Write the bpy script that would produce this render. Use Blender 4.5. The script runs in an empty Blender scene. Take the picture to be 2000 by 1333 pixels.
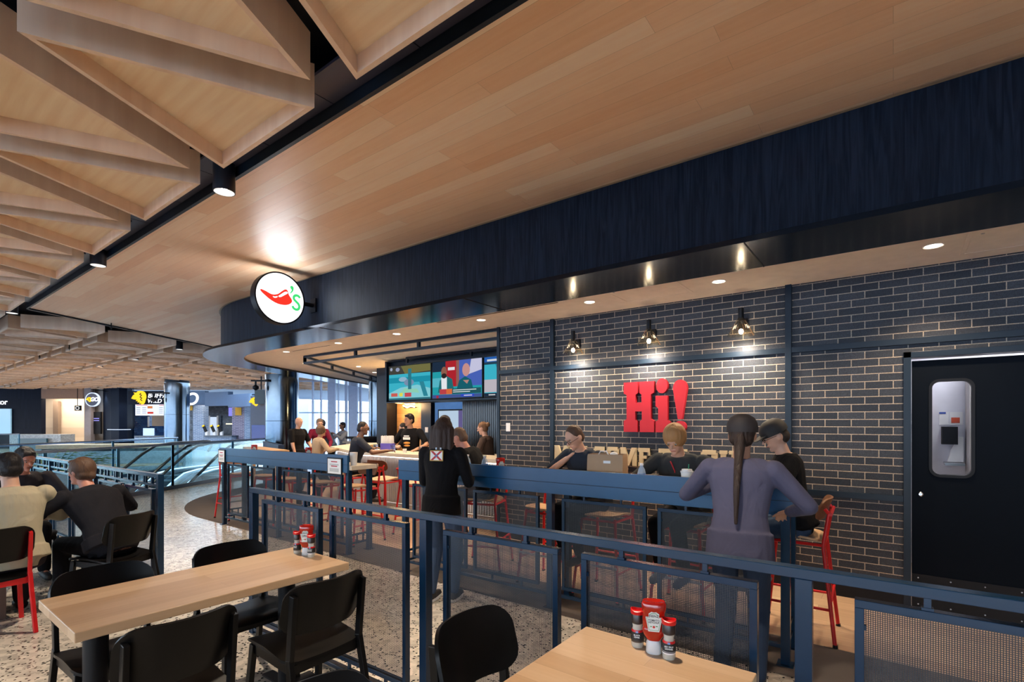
import bpy, bmesh, math, random
from mathutils import Vector, Matrix, Euler
random.seed(7)
R = math.radians
S = bpy.context.scene
COL = S.collection
# ---------------------------------------------------------------- camera
F = 985.0; CX = 1000.0; CY = 825.0; EYE = 1.6
YAW = R(37.09)
cam_d = bpy.data.cameras.new('camera'); cam = bpy.data.objects.new('camera', cam_d); COL.objects.link(cam)
cam.location = (0, 0, EYE); cam.rotation_euler = (R(90), 0, YAW)
cam_d.sensor_fit = 'HORIZONTAL'; cam_d.sensor_width = 36; cam_d.lens = F/2000*36
cam_d.shift_x = 0; cam_d.shift_y = (CY-666.5)/2000
cam_d.clip_start = .05; cam_d.clip_end = 300
S.camera = cam
# ---------------------------------------------------------------- view, world
S.view_settings.view_transform = 'Standard'; S.view_settings.look = 'None'
S.view_settings.gamma = 1; S.view_settings.use_curve_mapping = False
S.view_settings.exposure = 0.35
w = bpy.data.worlds.new('daylight'); S.world = w; w.use_nodes = True
nt = w.node_tree; bg = nt.nodes['Background']
tc = nt.nodes.new('ShaderNodeTexCoord'); sp = nt.nodes.new('ShaderNodeSeparateXYZ'); cr = nt.nodes.new('ShaderNodeValToRGB')
nt.links.new(tc.outputs['Generated'], sp.inputs[0]); nt.links.new(sp.outputs['Z'], cr.inputs[0])
cr.color_ramp.elements[0].position = 0.0; cr.color_ramp.elements[0].color = (.24, .36, .56, 1)
cr.color_ramp.elements[1].position = .45; cr.color_ramp.elements[1].color = (.42, .66, 1, 1)
e = cr.color_ramp.elements.new(.06); e.color = (.88, .95, 1, 1)
nt.links.new(cr.outputs[0], bg.inputs['Color']); bg.inputs['Strength'].default_value = 6.3

def area(name, loc, rot, sx, sy, power, col, spread=180):
    d = bpy.data.lights.new(name, 'AREA'); d.shape = 'RECTANGLE'; d.size = sx; d.size_y = sy
    d.energy = power; d.color = col; d.spread = R(spread)
    o = bpy.data.objects.new(name, d); o.location = loc; o.rotation_euler = rot; COL.objects.link(o); return o
def spot(name, loc, power, col, angle=100, blend=.6, r=.04, target=None):
    d = bpy.data.lights.new(name, 'SPOT'); d.energy = power; d.color = col; d.spot_size = R(angle)
    d.spot_blend = blend; d.shadow_soft_size = r
    o = bpy.data.objects.new(name, d); o.location = loc; COL.objects.link(o)
    if target is not None:
        o.rotation_euler = (Vector(target)-Vector(loc)).to_track_quat('-Z', 'Y').to_euler()
    return o
WARM = (1.0, .74, .48); WARM2 = (1.0, .82, .62); COOL = (.55, .75, 1.0)
# ---------------------------------------------------------------- geometry constants
ZW = 3.75      # wood ceiling
ZC = 2.925     # white ceiling over the bar
ZT = 3.60      # underside of the triangular coffers
YW = 5.51      # brick wall
def PT(px, py, z):
    "point of the plane at height z seen at that pixel"
    d = F*(EYE-z)/(py-CY); return PD(px, d, z)
def PD(px, d, z):
    t = (px-CX)/F
    return Vector(((-.603+.798*t)*d, (.798+.603*t)*d, z))
# ---------------------------------------------------------------- materials
MATS = {}
def mat(name, col, rough=.5, metal=0, spec=.5, emit=None, es=1, coat=0, alpha=1, trans=0):
    if name in MATS: return MATS[name]
    m = bpy.data.materials.new(name); m.use_nodes = True
    b = m.node_tree.nodes['Principled BSDF']
    b.inputs['Base Color'].default_value = (*col, 1); b.inputs['Roughness'].default_value = rough
    b.inputs['Metallic'].default_value = metal; b.inputs['Specular IOR Level'].default_value = spec
    if emit: b.inputs['Emission Color'].default_value = (*emit, 1); b.inputs['Emission Strength'].default_value = es
    if coat: b.inputs['Coat Weight'].default_value = coat; b.inputs['Coat Roughness'].default_value = .1
    if trans: b.inputs['Transmission Weight'].default_value = trans
    b.inputs['Alpha'].default_value = alpha
    # small procedural variation so that no surface is perfectly flat
    N = m.node_tree.nodes; L = m.node_tree.links
    if not emit and not trans:
        t = N.new('ShaderNodeTexCoord'); n = N.new('ShaderNodeTexNoise'); n.inputs['Scale'].default_value = 9
        n.inputs['Detail'].default_value = 4
        mx = N.new('ShaderNodeMix'); mx.data_type = 'RGBA'
        mx.inputs[6].default_value = (*[c*.88 for c in col], 1); mx.inputs[7].default_value = (*[min(1, c*1.1) for c in col], 1)
        L.new(t.outputs['Object'], n.inputs['Vector']); L.new(n.outputs['Fac'], mx.inputs[0]); L.new(mx.outputs[2], b.inputs['Base Color'])
    MATS[name] = m; return m
def nodes(m): return m.node_tree.nodes, m.node_tree.links, m.node_tree.nodes['Principled BSDF']
def newmat(name, rough=.5, metal=0, spec=.5):
    m = bpy.data.materials.new(name); m.use_nodes = True; b = m.node_tree.nodes['Principled BSDF']
    b.inputs['Roughness'].default_value = rough; b.inputs['Metallic'].default_value = metal; b.inputs['Specular IOR Level'].default_value = spec
    MATS[name] = m; return m
def ramp(N, stops):
    c = N.new('ShaderNodeValToRGB'); el = c.color_ramp.elements
    el[0].position = stops[0][0]; el[0].color = (*stops[0][1], 1); el[1].position = stops[-1][0]; el[1].color = (*stops[-1][1], 1)
    for p, q in stops[1:-1]: x = el.new(p); x.color = (*q, 1)
    return c
def mapping(N, L, rot=(0, 0, 0), scale=(1, 1, 1), loc=(0, 0, 0)):
    t = N.new('ShaderNodeTexCoord'); mp = N.new('ShaderNodeMapping')
    mp.inputs['Rotation'].default_value = rot; mp.inputs['Scale'].default_value = scale; mp.inputs['Location'].default_value = loc
    L.new(t.outputs['Object'], mp.inputs[0]); return mp
def planks(name, a, b_, c, row=.13, length=1.3, rough=.35, rot=(0, 0, 0), gap=.0012, grain=1., spec=.5, coat=0):
    m = newmat(name, rough, 0, spec); N, L, B = nodes(m)
    mp = mapping(N, L, rot)
    br = N.new('ShaderNodeTexBrick'); br.inputs['Scale'].default_value = 1; br.inputs['Brick Width'].default_value = length
    br.inputs['Row Height'].default_value = row; br.inputs['Mortar Size'].default_value = gap; br.inputs['Mortar Smooth'].default_value = 0
    br.offset = .37; br.offset_frequency = 2; br.squash = 1.35; br.squash_frequency = 3
    br.inputs['Color1'].default_value = (0, 0, 0, 1); br.inputs['Color2'].default_value = (1, 1, 1, 1); br.inputs['Mortar'].default_value = (.5, .5, .5, 1)
    L.new(mp.outputs[0], br.inputs['Vector'])
    # per plank offset moves the grain
    sc = N.new('ShaderNodeMapping'); sc.inputs['Scale'].default_value = (1.2, 16, 16)
    ad = N.new('ShaderNodeVectorMath'); ad.operation = 'MULTIPLY_ADD'; ad.inputs[1].default_value = (7, 3, 5)
    L.new(br.outputs['Color'], ad.inputs[0]); L.new(mp.outputs[0], ad.inputs[2]); L.new(ad.outputs[0], sc.inputs[0])
    n = N.new('ShaderNodeTexNoise'); n.inputs['Scale'].default_value = 2.2; n.inputs['Detail'].default_value = 6; n.inputs['Distortion'].default_value = .2
    L.new(sc.outputs[0], n.inputs['Vector'])
    mx = N.new('ShaderNodeMix'); mx.data_type = 'FLOAT'; mx.inputs[0].default_value = .45*grain
    L.new(br.outputs['Color'], mx.inputs[2]); L.new(n.outputs['Fac'], mx.inputs[3])
    cr = ramp(N, [(.12, a), (.5, b_), (.88, c)]); L.new(mx.outputs[0], cr.inputs[0])
    dk = N.new('ShaderNodeMix'); dk.data_type = 'RGBA'; dk.inputs[7].default_value = (*[x*.45 for x in a], 1)
    L.new(br.outputs['Fac'], dk.inputs[0]); L.new(cr.outputs[0], dk.inputs[6]); L.new(dk.outputs[2], B.inputs['Base Color'])
    if coat: B.inputs['Coat Weight'].default_value = coat; B.inputs['Coat Roughness'].default_value = .4
    return m
def wood(name, a, b_, axis=0, rough=.4, sc=1.0, coat=0):
    m = newmat(name, rough); N, L, B = nodes(m)
    s = [14*sc]*3; s[axis] = .9*sc
    mp = mapping(N, L, scale=tuple(s))
    n = N.new('ShaderNodeTexNoise'); n.inputs['Scale'].default_value = 1.5; n.inputs['Detail'].default_value = 7; n.inputs['Distortion'].default_value = .15
    L.new(mp.outputs[0], n.inputs['Vector'])
    cr = ramp(N, [(.3, a), (.7, b_)]); L.new(n.outputs['Fac'], cr.inputs[0]); L.new(cr.outputs[0], B.inputs['Base Color'])
    if coat: B.inputs['Coat Weight'].default_value = coat; B.inputs['Coat Roughness'].default_value = .15
    return m
def brick(name, c1, c2, mortar, w_=.203, h=.0677, mort=.005, rot=(R(90), 0, 0), rough=.55, bump=.5, glaze=0, dist=.004, spec=.3):
    m = newmat(name, rough, 0, spec); N, L, B = nodes(m)
    mp = mapping(N, L, rot)
    br = N.new('ShaderNodeTexBrick'); br.inputs['Scale'].default_value = 1; br.inputs['Brick Width'].default_value = w_
    br.inputs['Row Height'].default_value = h; br.inputs['Mortar Size'].default_value = mort; br.inputs['Mortar Smooth'].default_value = .15
    br.inputs['Color1'].default_value = (*c1, 1); br.inputs['Color2'].default_value = (*c2, 1); br.inputs['Mortar'].default_value = (*mortar, 1)
    L.new(mp.outputs[0], br.inputs['Vector'])
    n = N.new('ShaderNodeTexNoise'); n.inputs['Scale'].default_value = 160; n.inputs['Detail'].default_value = 3
    L.new(mp.outputs[0], n.inputs['Vector'])
    mul = N.new('ShaderNodeMix'); mul.data_type = 'RGBA'; mul.blend_type = 'MULTIPLY'; mul.inputs[0].default_value = .7
    cr = ramp(N, [(.35, (.5, .5, .5)), (.7, (1.35, 1.35, 1.35))]); L.new(n.outputs['Fac'], cr.inputs[0])
    L.new(br.outputs['Color'], mul.inputs[6]); L.new(cr.outputs[0], mul.inputs[7]); L.new(mul.outputs[2], B.inputs['Base Color'])
    inv = N.new('ShaderNodeMath'); inv.operation = 'MULTIPLY_ADD'; inv.inputs[1].default_value = -1; inv.inputs[2].default_value = 1
    L.new(br.outputs['Fac'], inv.inputs[0])
    ad = N.new('ShaderNodeMath'); ad.operation = 'MULTIPLY_ADD'; ad.inputs[1].default_value = .18
    L.new(n.outputs['Fac'], ad.inputs[0]); L.new(inv.outputs[0], ad.inputs[2])
    bp = N.new('ShaderNodeBump'); bp.inputs['Strength'].default_value = bump; bp.inputs['Distance'].default_value = dist
    L.new(ad.outputs[0], bp.inputs['Height']); L.new(bp.outputs[0], B.inputs['Normal'])
    return m
def terrazzo(name, base, dark, scale=55, rough=.12, amount=.22):
    m = newmat(name, rough); N, L, B = nodes(m)
    mp = mapping(N, L)
    nz = N.new('ShaderNodeTexNoise'); nz.inputs['Scale'].default_value = 30; L.new(mp.outputs[0], nz.inputs['Vector'])
    ad = N.new('ShaderNodeVectorMath'); ad.operation = 'MULTIPLY_ADD'; ad.inputs[1].default_value = (.02, .02, .02)
    L.new(nz.outputs['Color'], ad.inputs[0]); L.new(mp.outputs[0], ad.inputs[2])
    v = N.new('ShaderNodeTexVoronoi'); v.inputs['Scale'].default_value = scale; L.new(ad.outputs[0], v.inputs['Vector'])
    v2 = N.new('ShaderNodeTexVoronoi'); v2.inputs['Scale'].default_value = scale*.45; L.new(ad.outputs[0], v2.inputs['Vector'])
    s1 = N.new('ShaderNodeSeparateColor'); L.new(v.outputs['Color'], s1.inputs[0])
    lt = N.new('ShaderNodeMath'); lt.operation = 'LESS_THAN'; lt.inputs[1].default_value = amount; L.new(s1.outputs[0], lt.inputs[0])
    dl = N.new('ShaderNodeMath'); dl.operation = 'LESS_THAN'; dl.inputs[1].default_value = .42; L.new(v.outputs['Distance'], dl.inputs[0])
    mu = N.new('ShaderNodeMath'); mu.operation = 'MULTIPLY'; L.new(lt.outputs[0], mu.inputs[0]); L.new(dl.outputs[0], mu.inputs[1])
    s2 = N.new('ShaderNodeSeparateColor'); L.new(v2.outputs['Color'], s2.inputs[0])
    cr = ramp(N, [(0, tuple(x*.72 for x in base)), (.5, base), (1, tuple(min(1, x*1.22) for x in base))]); L.new(s2.outputs[1], cr.inputs[0])
    mx = N.new('ShaderNodeMix'); mx.data_type = 'RGBA'; mx.inputs[7].default_value = (*dark, 1)
    L.new(mu.outputs[0], mx.inputs[0]); L.new(cr.outputs[0], mx.inputs[6]); L.new(mx.outputs[2], B.inputs['Base Color'])
    return m
def meshmat(name, col, pitch=.0062, open_=.36):
    m = newmat(name, .45, .0); N, L, B = nodes(m); B.inputs['Base Color'].default_value = (*col, 1)
    mp = mapping(N, L, scale=(1/pitch,)*3)
    sp = N.new('ShaderNodeSeparateXYZ'); L.new(mp.outputs[0], sp.inputs[0])
    fs = []
    for ax in ('X', 'Z'):
        f = N.new('ShaderNodeMath'); f.operation = 'FRACT'; L.new(sp.outputs[ax], f.inputs[0])
        g = N.new('ShaderNodeMath'); g.operation = 'LESS_THAN'; g.inputs[1].default_value = 1-open_**.5
        L.new(f.outputs[0], g.inputs[0]); fs.append(g)
    mxm = N.new('ShaderNodeMath'); mxm.operation = 'MAXIMUM'; L.new(fs[0].outputs[0], mxm.inputs[0]); L.new(fs[1].outputs[0], mxm.inputs[1])
    L.new(mxm.outputs[0], B.inputs['Alpha'])
    return m
def emis(name, col, s):
    if name in MATS: return MATS[name]
    m = bpy.data.materials.new(name); m.use_nodes = True; N = m.node_tree.nodes; L = m.node_tree.links
    N.remove(N['Principled BSDF']); e = N.new('ShaderNodeEmission'); e.inputs[0].default_value = (*col, 1); e.inputs[1].default_value = s
    L.new(e.outputs[0], N['Material Output'].inputs[0]); MATS[name] = m; return m
def glass(name, col=(.8, .95, 1), k=.12, rough=.03):
    "thin clear pane: mostly lets light straight through, reflects at grazing angles"
    m = bpy.data.materials.new(name); m.use_nodes = True; N = m.node_tree.nodes; L = m.node_tree.links
    N.remove(N['Principled BSDF'])
    tr = N.new('ShaderNodeBsdfTransparent'); tr.inputs[0].default_value = (*col, 1)
    gl = N.new('ShaderNodeBsdfGlossy'); gl.inputs['Roughness'].default_value = rough
    lw = N.new('ShaderNodeLayerWeight'); lw.inputs[0].default_value = k
    hf_ = N.new('ShaderNodeMath'); hf_.operation = 'MULTIPLY'; hf_.inputs[1].default_value = .55; L.new(lw.outputs['Fresnel'], hf_.inputs[0])
    ms = N.new('ShaderNodeMixShader'); L.new(hf_.outputs[0], ms.inputs[0]); L.new(tr.outputs[0], ms.inputs[1]); L.new(gl.outputs[0], ms.inputs[2])
    L.new(ms.outputs[0], N['Material Output'].inputs[0]); MATS[name] = m; return m

M_woodceil = planks('ceiling_planks', (.80, .46, .265), (.88, .575, .365), (.95, .74, .54), row=.142, length=2.1, rough=.42, coat=.12, gap=.0006)
M_coffer = wood('coffer_veneer', (.84, .60, .38), (.93, .74, .51), axis=0, rough=.45)
M_cofferedge = wood('coffer_edge', (.78, .53, .36), (.87, .64, .455), axis=2, rough=.45, sc=.5)
M_brick = brick('charcoal_brick', (.022, .028, .040), (.048, .056, .072), (.42, .355, .28), mort=.0038)
M_terr = terrazzo('terrazzo', (.60, .55, .48), (.025, .024, .022), scale=50, amount=.27, rough=.19)
M_terrgrey = terrazzo('terrazzo_grey', (.30, .33, .36), (.2, .22, .25), scale=40, rough=.3)
M_lvt = planks('floor_boards', (.38, .24, .15), (.50, .34, .22), (.62, .45, .30), row=.19, length=1.4, rough=.4)
M_strip = mat('charcoal_mat', (.085, .07, .066), .85)
M_black = mat('black_paint', (.005, .005, .007), .5, spec=.25)
M_blue = mat('blue_black_steel', (.004, .027, .066), .27, .05, spec=.42)
M_trim = mat('trim_steel', (.007, .016, .030), .4, .05, spec=.3)
M_mesh = meshmat('wire_mesh', (.02, .03, .045))
M_soffit = mat('glossy_black_metal', (.02, .024, .034), .16, .75)
M_white = mat('white_plaster', (.86, .80, .74), .85)
M_whitep = mat('white_paint', (.85, .85, .85), .5)
M_steel = mat('brushed_steel', (.45, .47, .5), .28, 1)
M_chrome = mat('chrome', (.75, .76, .78), .15, 1)
M_red = mat('red_powder_coat', (.62, .008, .01), .38)
M_chair = mat('dark_stained_wood', (.0045, .004, .004), .36, spec=.22)
M_maple = planks('maple_top', (.46, .28, .155), (.56, .37, .22), (.66, .47, .31), row=.105, length=3.1, rough=.35, rot=(0, 0, R(90)), gap=.0003, coat=.2)
M_maplex = planks('maple_top_across', (.46, .28, .155), (.56, .37, .22), (.66, .47, .31), row=.105, length=3.1, rough=.35, gap=.0003, coat=.2)
M_stone = mat('pale_counter', (.62, .56, .47), .35)
M_walnut = wood('walnut_ply', (.16, .07, .035), (.26, .125, .065), axis=0, rough=.4)
M_oak = wood('oak_ply', (.45, .27, .14), (.6, .4, .23), axis=0, rough=.4)
M_glass = glass('clear_glass'); M_glassb = glass('blue_tinted_glass', (.80, .93, .97), .15)
M_winglass = glass('window_glass', (.97, .99, 1), .08)

# ---------------------------------------------------------------- mesh helpers
class MB:
    def __init__(s): s.v = []; s.f = []; s.m = []; s.cur = 0
    def face(s, idx): s.f.append(idx); s.m.append(s.cur)
    def box(s, c, size, rz=0, M=None):
        hx, hy, hz = [q/2 for q in size]; b = len(s.v)
        T = M if M is not None else Matrix.Translation(Vector(c)) @ Matrix.Rotation(rz, 4, 'Z')
        for x in (-hx, hx):
            for y in (-hy, hy):
                for z in (-hz, hz): s.v.append(tuple(T @ Vector((x, y, z))))
        for q in ((0, 1, 3, 2), (4, 6, 7, 5), (0, 4, 5, 1), (2, 3, 7, 6), (0, 2, 6, 4), (1, 5, 7, 3)): s.face(tuple(b+i for i in q))
        return s
    def span(s, a, b): # axis aligned box from corner to corner
        return s.box([(a[i]+b[i])/2 for i in range(3)], [abs(a[i]-b[i]) for i in range(3)])
    def bar(s, p, q, w, h, up=(0, 0, 1)):
        p = Vector(p); q = Vector(q); d = q-p; z = d.normalized(); u = Vector(up)
        if abs(z.dot(u)) > .99: u = Vector((0, 1, 0))
        x = u.cross(z).normalized(); y = z.cross(x)
        M = Matrix.Translation((p+q)/2) @ Matrix((x, y, z)).transposed().to_4x4()
        return s.box(None, (w, h, d.length), M=M)
    def ring(s, pts):
        b = len(s.v); s.v += [tuple(p) for p in pts]; return list(range(b, b+len(pts)))
    def loft(s, rings, close=True, caps=True):
        R_ = [s.ring(r) for r in rings]
        for a, b in zip(R_, R_[1:]):
            n = len(a)
            for i in range(n if close else n-1):
                j = (i+1) % n; s.face((a[i], a[j], b[j], b[i]))
        if caps: s.face(tuple(reversed(R_[0]))); s.face(tuple(R_[-1]))
        return s
    def tube(s, path, r, n=10, caps=True):
        path = [Vector(p) for p in path]; rings = []
        rr = r if isinstance(r, (list, tuple)) else [r]*len(path)
        ref = None
        for i, p in enumerate(path):
            a = path[max(i-1, 0)]; b = path[min(i+1, len(path)-1)]; t = (b-a).normalized()
            if ref is None: ref = Vector((0, 0, 1)) if abs(t.z) < .9 else Vector((1, 0, 0))
            x = t.cross(ref).normalized(); ref = x.cross(t).normalized()
            rings.append([p + x*math.cos(2*math.pi*k/n)*rr[i] - ref*math.sin(2*math.pi*k/n)*rr[i] for k in range(n)])
        return s.loft(rings, True, caps)
    def lathe(s, prof, c=(0, 0, 0), n=24, sx=1, sy=1, caps=True):
        c = Vector(c)
        return s.loft([[c+Vector((r*math.cos(2*math.pi*k/n)*sx, r*math.sin(2*math.pi*k/n)*sy, z)) for k in range(n)] for r, z in prof], True, caps)
    def prism(s, poly, T, depth):
        "extrude a 2-D polygon (x,y) by depth along local z, then transform"
        a = [T @ Vector((x, y, 0)) for x, y in poly]; b = [T @ Vector((x, y, depth)) for x, y in poly]
        return s.loft([a, b])
    def quad(s, *pts):
        s.face(tuple(s.ring([Vector(p) for p in pts]))); return s
    def ell(s, c, r, M=None, n=16, k=10):
        c = Vector(c); M = M or Matrix.Identity(3); rings = []
        for j in range(k+1):
            a = math.pi*j/k; a = max(.06, min(math.pi-.06, a))
            rings.append([c + M @ Vector((r[0]*math.sin(a)*math.cos(2*math.pi*i/n), r[1]*math.sin(a)*math.sin(2*math.pi*i/n), -r[2]*math.cos(a))) for i in range(n)])
        return s.loft(rings)
    def cap(s, p, rp, q, rq, n=12):
        p = Vector(p); q = Vector(q); d = q-p
        if d.length < 1e-5: return s.ell(p, (rp,)*3)
        t = d.normalized(); ref = Vector((0, 0, 1)) if abs(t.z) < .9 else Vector((1, 0, 0)); x = t.cross(ref).normalized(); y = t.cross(x)
        rings = []
        for a in (-80, -55, -25, 0): rings.append((p+t*rp*math.sin(R(a)), rp*math.cos(R(a))))
        for a in (0, 25, 55, 80): rings.append((q+t*rq*math.sin(R(a)), rq*math.cos(R(a))))
        return s.loft([[c + x*math.cos(2*math.pi*k/n)*r + y*math.sin(2*math.pi*k/n)*r for k in range(n)] for c, r in rings])
    def plate(s, W, H, T, rad, fn, nx=12, ny=10):
        "rounded rectangular sheet, thickness T, bent by fn(x,y)->(pos, normal)"
        P = []; 
        for j in range(ny+1):
            v = -H/2 + H*(.5-.5*math.cos(math.pi*j/ny))
            e = max(0, abs(v)-(H/2-rad)); ins = rad-math.sqrt(max(0, rad*rad-e*e)); row = []
            for i in range(nx+1): row.append(((W/2-ins)*(2*i/nx-1), v))
            P.append(row)
        idx = {}
        for side in (0, 1):
            for j, row in enumerate(P):
                for i, (x, y) in enumerate(row):
                    p, n = fn(x, y); idx[side, j, i] = len(s.v); s.v.append(tuple(Vector(p)+Vector(n)*(T/2 if side else -T/2)))
        for j in range(ny):
            for i in range(nx):
                s.face((idx[1, j, i], idx[1, j, i+1], idx[1, j+1, i+1], idx[1, j+1, i]))
                s.face((idx[0, j, i], idx[0, j+1, i], idx[0, j+1, i+1], idx[0, j, i+1]))
        for j in range(ny):
            s.face((idx[0, j, 0], idx[1, j, 0], idx[1, j+1, 0], idx[0, j+1, 0])); s.face((idx[0, j, nx], idx[0, j+1, nx], idx[1, j+1, nx], idx[1, j, nx]))
        for i in range(nx):
            s.face((idx[0, 0, i], idx[0, 0, i+1], idx[1, 0, i+1], idx[1, 0, i])); s.face((idx[0, ny, i], idx[1, ny, i], idx[1, ny, i+1], idx[0, ny, i+1]))
        return s
    def build(s, name, mats, parent=None, smooth=35, bevel=0, fix=True):
        me = bpy.data.meshes.new(name); me.from_pydata(s.v, [], s.f)
        if not isinstance(mats, (list, tuple)): mats = [mats]
        for m in mats: me.materials.append(m)
        if len(mats) > 1: me.polygons.foreach_set('material_index', s.m)
        if fix:
            b = bmesh.new(); b.from_mesh(me); bmesh.ops.recalc_face_normals(b, faces=b.faces); b.to_mesh(me); b.free()
        if smooth: me.shade_smooth(); me.set_sharp_from_angle(angle=R(smooth))
        o = bpy.data.objects.new(name, me); COL.objects.link(o)
        if parent: o.parent = parent
        if bevel:
            m = o.modifiers.new('bevel', 'BEVEL'); m.width = bevel; m.segments = 2; m.limit_method = 'ANGLE'; m.harden_normals = False
        return o
def tag(o, label=None, cat=None, group=None, kind=None):
    if label: o['label'] = label
    if cat: o['category'] = cat
    if group: o['group'] = group
    if kind: o['kind'] = kind
    return o
def empty(name, loc=(0, 0, 0), rz=0, label=None, cat=None, group=None):
    o = bpy.data.objects.new(name, None); COL.objects.link(o); o.location = loc; o.rotation_euler = (0, 0, rz); o.empty_display_size = .1
    return tag(o, label, cat, group)
def struct(name, mb, m, **k):
    o = mb.build(name, m, **k); o['kind'] = 'structure'; return o
def copy_tree(o, parent=None):
    c = o.copy(); COL.objects.link(c)
    if parent: c.parent = parent
    for ch in list(o.children): copy_tree(ch, c)
    return c
def dup(o, loc, rz, label=None, group=None):
    c = copy_tree(o); c.location = loc; c.rotation_euler = (0, 0, rz)
    if label: c['label'] = label
    if group: c['group'] = group
    return c
def text(name, s, size, T, m, parent=None, ext=.002, bold=0, align='CENTER', shear=0, space=1):
    d = bpy.data.curves.new(name, 'FONT'); d.body = s; d.size = size; d.extrude = ext; d.offset = bold; d.align_x = align; d.align_y = 'CENTER'; d.shear = shear; d.space_character = space
    tmp = bpy.data.objects.new(name, d); COL.objects.link(tmp); dg = bpy.context.evaluated_depsgraph_get()
    me = bpy.data.meshes.new_from_object(tmp.evaluated_get(dg)); bpy.data.objects.remove(tmp); bpy.data.curves.remove(d)
    me.materials.clear(); me.materials.append(m); me.name = name
    o = bpy.data.objects.new(name, me); COL.objects.link(o)
    if parent: o.parent = parent
    o.matrix_local = T; return o
def face_T(origin, right, up=(0, 0, 1)):
    r = Vector(right).normalized(); u = Vector(up).normalized(); n = r.cross(u)
    return Matrix.Translation(Vector(origin)) @ Matrix((r, u, n)).transposed().to_4x4()
# ================================================================ STRUCTURE
G0 = Vector((-13.7, 4.71, 0)); GU = Vector((.547, -.837, 0)).normalized(); GN = Vector((-.837, -.547, 0)).normalized()
def G(u, n, z=0): return G0 + GU*u + GN*n + Vector((0, 0, z))
# floor: three slabs round the escalator well
XM, XP, YM, YP = -60, 16, -16, 50
b = MB()
def slab(b, poly, z0=-.25, z1=0.0):
    b.loft([[Vector((p[0], p[1], z0)) for p in poly], [Vector((p[0], p[1], z1)) for p in poly]])
a0, a1, a2, a3 = G(9, 0), G(-4.6, 0), G(-4.6, 3.0), G(9, 3.0)
slab(b, [a0, (XP, -3, 0), (XP, YP, 0), G(-34, 0)])
struct('floor', b, M_terr, smooth=0)
b = MB(); slab(b, [G(-4.6, 0), G(-34, 0), G(-34, 40), G(-4.6, 40)]); struct('floor', b, M_terr, smooth=0)
b = MB(); slab(b, [G(-4.6, 3.4), G(-4.6, 40), G(24, 40), G(24, 3.4)]); struct('floor', b, M_terr, smooth=0)
b = MB(); slab(b, [G(9, 0), G(9, 3.4), G(24, 3.4), G(24, -14), (XP, -16, 0), (XP, -3, 0)]); struct('floor', b, M_terr, smooth=0)
# escalator well sides
b = MB(); b.bar(G(-4.6, -.02, -1.9), G(9, -.02, -1.9), .04, 3.3); b.bar(G(-4.6, 3.42, -1.9), G(9, 3.42, -1.9), .04, 3.3); b.bar(G(9, 0, -3.5), G(9, 3.4, -3.5), .04, .04)
struct('wall_well', b, mat('well_side', (.04, .045, .055), .5), smooth=0)
b = MB(); slab(b, [G(-4.6, 0), G(-4.6, 3.4), G(9, 3.4), G(9, 0)], -4.1, -4.0); struct('floor', b, mat('lower_floor', (.03, .035, .04), .6), smooth=0)

# bar-zone outline: straight run, 60 degree corner, then back along the diagonal
def outline(r, y0=None, n=14, far=11.0, x0=3.0):
    "offset outline with corner radius r about (-9.2, 7.36)"
    cx, cy = -9.2, 7.36
    pts = [Vector((x0, cy-r, 0)), Vector((cx, cy-r, 0))]
    for k in range(1, n+1):
        a = R(60)*k/n; pts.append(Vector((cx-r*math.sin(a), cy-r*math.cos(a), 0)))
    pts.append(pts[-1] + Vector((-.5, .866, 0))*far)
    return pts
def strip_between(b, A, B, z):
    for i in range(len(A)-1): b.quad((A[i].x, A[i].y, z), (A[i+1].x, A[i+1].y, z), (B[i+1].x, B[i+1].y, z), (B[i].x, B[i].y, z))
def wall_along(b, A, z0, z1, t=.06):
    for i in range(len(A)-1):
        d = (A[i+1]-A[i]); 
        if d.length < 1e-4: continue
        b.quad((A[i].x, A[i].y, z0), (A[i+1].x, A[i+1].y, z0), (A[i+1].x, A[i+1].y, z1), (A[i].x, A[i].y, z1))
def closed(A, far): return [tuple(p) for p in A] + far
FAR = [(-12, 22, 0), (3, 22, 0)]
# charcoal mat strip and board floor of the restaurant (thin coverings laid on the slab)
O_out = outline(7.36-3.57); O_in = outline(7.36-4.2)
b = MB(); 
for i in range(len(O_out)-1):
    A, B_, C_, D_ = O_out[i], O_out[i+1], O_in[i+1], O_in[i]
    b.quad((A.x, A.y, .004), (B_.x, B_.y, .004), (C_.x, C_.y, .004), (D_.x, D_.y, .004))
struct('floor', b, M_strip, smooth=0, fix=False)
b = MB(); b.cur = 0
far_pt = O_in[-1]
b.face(tuple(b.ring([Vector((p.x, p.y, .005)) for p in O_in] + [Vector((3, far_pt.y, .005))])))
o = struct('floor', b, M_lvt, smooth=0, fix=False)

# upper wood ceiling slab: its underside at ZW, over everything; edges show against the coffers
def diag(y, x0=-12.96, y0=2.03): return x0 - (y-y0)*.577
YE = 2.07
b = MB(); slab(b, [(XP, YE, 0), (diag(YE), YE, 0), (diag(20), 20, 0), (XP, 20, 0)], ZW, ZW+.12)
struct('ceiling', b, M_woodceil, smooth=0)
# black void plate above the coffers, and the steel channel that borders it
b = MB(); slab(b, [(XP, YE, 0), (XP, -16, 0), (-50, -16, 0), (-50, 40, 0), (diag(40), 40, 0), (diag(YE), YE, 0)], 4.02, 4.1)
struct('ceiling', b, M_black, smooth=0)
b = MB(); b.span((diag(YE)+.05, YE-.03, ZW-.03), (XP, YE, 4.05)); 
b.bar((diag(YE), YE, ZW+.12), (diag(20), 20, ZW+.12), .05, .3)
struct('trim_1', b, M_trim, smooth=0)
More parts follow.
